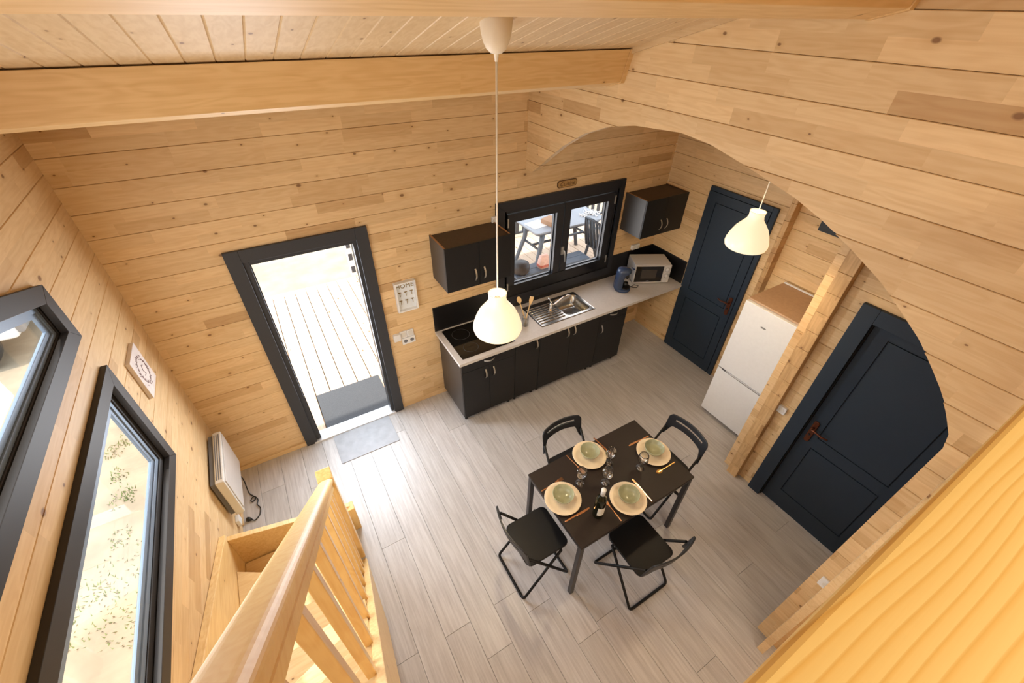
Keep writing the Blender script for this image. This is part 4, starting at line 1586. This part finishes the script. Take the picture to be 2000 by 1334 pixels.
pr = MB().box(2.6, 8.2, .42, 2.7, 2.56, 2.64).build('added_shade_roof', m_deck)  # out-of-view slab added to shade the deck outside the kitchen window
tag(pr, 'added unseen roof slab shading the kitchen side of the deck', None, kind='structure')
gt = thing('garden_table', 'grey plastic garden table on the deck seen through the kitchen window', 'table', (5.19, 2.10, -.04))
MB().prism(rrect(.70, .36, .06, 3), 'z', .735, .762).build('tabletop', plain('pale_grey_plastic', (.30, .33, .38), .4), gt, .006)
MB().prism(rrect(.64, .30, .05, 3), 'z', .685, .735).build('apron', m_garden, gt)
for sx in (-1, 1):
    for sy in (-1, 1):
        MB().tube([(sx * .50, sy * .24, .70), (sx * .53, sy * .24, .45), (sx * .66, sy * .30, .02), (sx * .67, sy * .305, 0)], [.045, .038, .032, .036], 8).build('leg', m_garden if sx < 0 else m_gardend, gt)
MB().tube([(-.54, 0, .40), (.54, 0, .40)], .022, 8).build('stretcher', m_gardend, gt)
for sx in (-1, 1):
    MB().tube([(sx * .54, -.25, .40), (sx * .54, .25, .40)], .02, 8).build('cross_bar', m_gardend, gt)
gc = thing('garden_chair', 'dark plastic garden chair beside the garden table outside', 'chair', (5.66, 1.46, -.04), -PI / 2)
MB().prism(rrect(.22, .21, .05, 3), 'z', .40, .43).build('seat', m_gardend, gc, .006)
for sx in (-1, 1):
    for sy in (-1, 1):
        MB().tube([(sx * .19, sy * .17, .41), (sx * .23, sy * .22, 0)], [.026, .02], 8).build('leg', m_gardend, gc)
    MB().tube([(sx * .23, .2, .42), (sx * .25, .2, .62), (sx * .25, -.22, .64)], .02, 8).build('armrest', m_gardend, gc)
for i in range(5):
    x = -.16 + i * .08
    MB().tube([(x, -.19, .42), (x, -.24, .65), (x * .95, -.30, .90)], .024, 6).build('back_slat', m_gardend, gc)
MB().tube([(-.22, -.19, .42), (-.22, -.25, .68), (-.17, -.31, .91), (0, -.32, .93), (.17, -.31, .91), (.22, -.25, .68), (.22, -.19, .42)], .022, 8).build('back_frame', m_gardend, gc)
bn = thing('bench', 'low slate grey bench on the deck under the kitchen window', 'bench', (4.45, 1.29, -.04))
for i in range(2):
    MB().box(-.66, .66, -.135 + i * .137, -.003 + i * .137, .455, .485).build('slat', m_bench, bn, .004)
for sx in (-1, 1):
    for sy in (-1, 1):
        MB().box(sx * .56 - .025, sx * .56 + .025, sy * .10 - .025, sy * .10 + .025, 0, .455).build('leg', m_bench, bn)
o = MB()
vv, f = [], []
lv_ = [(.085, .06, .0), (.09, .066, .03), (.08, .056, .12), (.066, .035, .19), (.05, .012, .205)]
for (a, b, z) in lv_:
    vv += [(p[0], p[1], z) for p in rrect(a, b, b * .6, 3)]
n_ = 16
for a in range(len(lv_) - 1):
    f += [(a * n_ + i, a * n_ + (i + 1) % n_, (a + 1) * n_ + (i + 1) % n_, (a + 1) * n_ + i) for i in range(n_)]
f += [tuple(range(n_)), tuple((len(lv_) - 1) * n_ + i for i in range(n_))]
bg_ = thing('cloth_bag', 'pale pink and red cloth bag on the bench outside the window', 'bag', (4.30, 1.25, .446))
o.add(vv, f, True)
o.build('bag_body', m_pinkl, bg_)
MB().prism(rrect(.0925, .0685, .04, 3), 'z', .028, .062).build('red_band', m_red, bg_)
cu = MB().lathe([(0, 0), (.10, .0), (.125, .03), (.13, .10), (.115, .15), (.05, .17), (0, .172)], 24).build('round_cushion', plain('dark_brown_vinyl', (.018, .013, .012), .5))
cu.location = (3.92, 1.27, .446)
tag(cu, 'dark brown round cushion on the left end of the outdoor bench', 'cushion')
zt_ = .7225
o = MB().box(-.12, .10, -.11, .11, 0, .075).build('cardboard_box', m_card, None, .003)
o.location, o.rotation_euler = (4.93, 2.0, zt_), (0, 0, R(15))
tag(o, 'brown cardboard box on the garden table', 'box')
o = MB().prism([(-.16, -.13), (.15, -.14), (.16, .13), (-.15, .14)], 'z', 0, .004).build('paper_sheet', m_paper)
o.location, o.rotation_euler = (4.70, 2.06, zt_), (0, 0, R(10))
tag(o, 'white paper sheet left of the cardboard box on the garden table', 'paper')
o = MB().prism(rrect(.07, .05, .02, 3), 'z', 0, .05).build('black_pouch', m_blackp, None, .008)
o.location = (5.42, 2.26, zt_)
tag(o, 'small black pouch at the back of the garden table', 'pouch')
o = MB().prism(rrect(.05, .06, .02, 3), 'z', 0, .06).build('red_packet', m_red, None, .006)
o.location = (5.25, 2.22, zt_)
tag(o, 'red packet beside the black pouch on the garden table', 'packet')
o = MB()
for i in range(26):
    a, r_ = random.uniform(0, 2 * PI), random.uniform(0, .15)
    x, y = r_ * math.cos(a) * 1.3, r_ * math.sin(a)
    o.add([(x - .03, y - .02, .001), (x + .03, y - .025, .02 + random.random() * .03), (x + .02, y + .03, .005), (x - .02, y + .03, .03 + random.random() * .02)], [(0, 1, 2), (0, 2, 3)])
o = o.build('crumpled_paper', m_paper)
o.location = (5.74, 2.0, zt_)
tag(o, 'crumpled white wrapping at the right end of the garden table', 'wrapping')

# grass tufts beside the cabin
gb = MB()
for (x, y, s_) in [(-1.12, .62, .16), (-1.18, .95, .12), (-1.05, -.25, .3), (-1.25, -.5, .26), (-1.1, .15, .12), (-1.42, -.35, .25), (-1.0, -.75, .2), (-1.5, .35, .15), (-1.25, 1.35, .12), (-1.6, -.9, .25)] + [(random.uniform(-4, -.6), random.uniform(-3, 5), random.uniform(.05, .16)) for _ in range(60)]:
    for _ in range(int(260 * s_) + 8):
        a, r_ = random.uniform(0, 2 * PI), s_ * math.sqrt(random.random()) * .8
        px, py = x + r_ * math.cos(a), y + r_ * math.sin(a) * 1.3
        h, la = random.uniform(.015, .04), random.uniform(0, 2 * PI)
        gb.add([(px - .005, py, -.42), (px + .005, py + .004, -.42), (px + .022 * math.cos(la), py + .022 * math.sin(la), -.42 + h)], [(0, 1, 2)])
o = gb.build('grass', m_grass)
tag(o, 'sparse green grass tufts on the sandy ground left of the cabin', 'grass', kind='stuff')

# white van parked outside, seen through the upper gable window
vn = thing('van', 'white parked van seen through the upper left window', 'van', (-4.6, 4.6, -.42))
MB().prism([(-2.3, .35), (2.3, .35), (2.3, 1.0), (1.95, 1.15), (1.5, 1.85), (-2.3, 1.9)], 'y', -.85, .85).build('body', m_van, vn, .06, 3)
for sx in (-1.5, 1.72):
    for sy in (-.8, .8):
        wh = MB().lathe([(0, -.1), (.20, -.1), (.33, -.09), (.34, 0), (.33, .09), (.20, .1), (0, .1)], 24, mat=Matrix.Translation((sx, sy * 1.03, .34)) @ Matrix.Rotation(R(90), 4, 'X')).build('wheel', m_tyre, vn)
        MB().lathe([(0, .0), (.17, .0), (.19, -.02)], 20, mat=Matrix.Translation((sx, sy * 1.03 + (.115 if sy > 0 else -.115), .34)) @ Matrix.Rotation(R(90 if sy < 0 else -90), 4, 'X')).build('hub_cap', m_rust, wh)
MB().box(1.55, 1.95, -.72, .72, 1.2, 1.7).build('windscreen', m_mwgl, vn)
MB().box(2.28, 2.36, -.8, .8, .40, .55).build('bumper', m_grey, vn, .02)
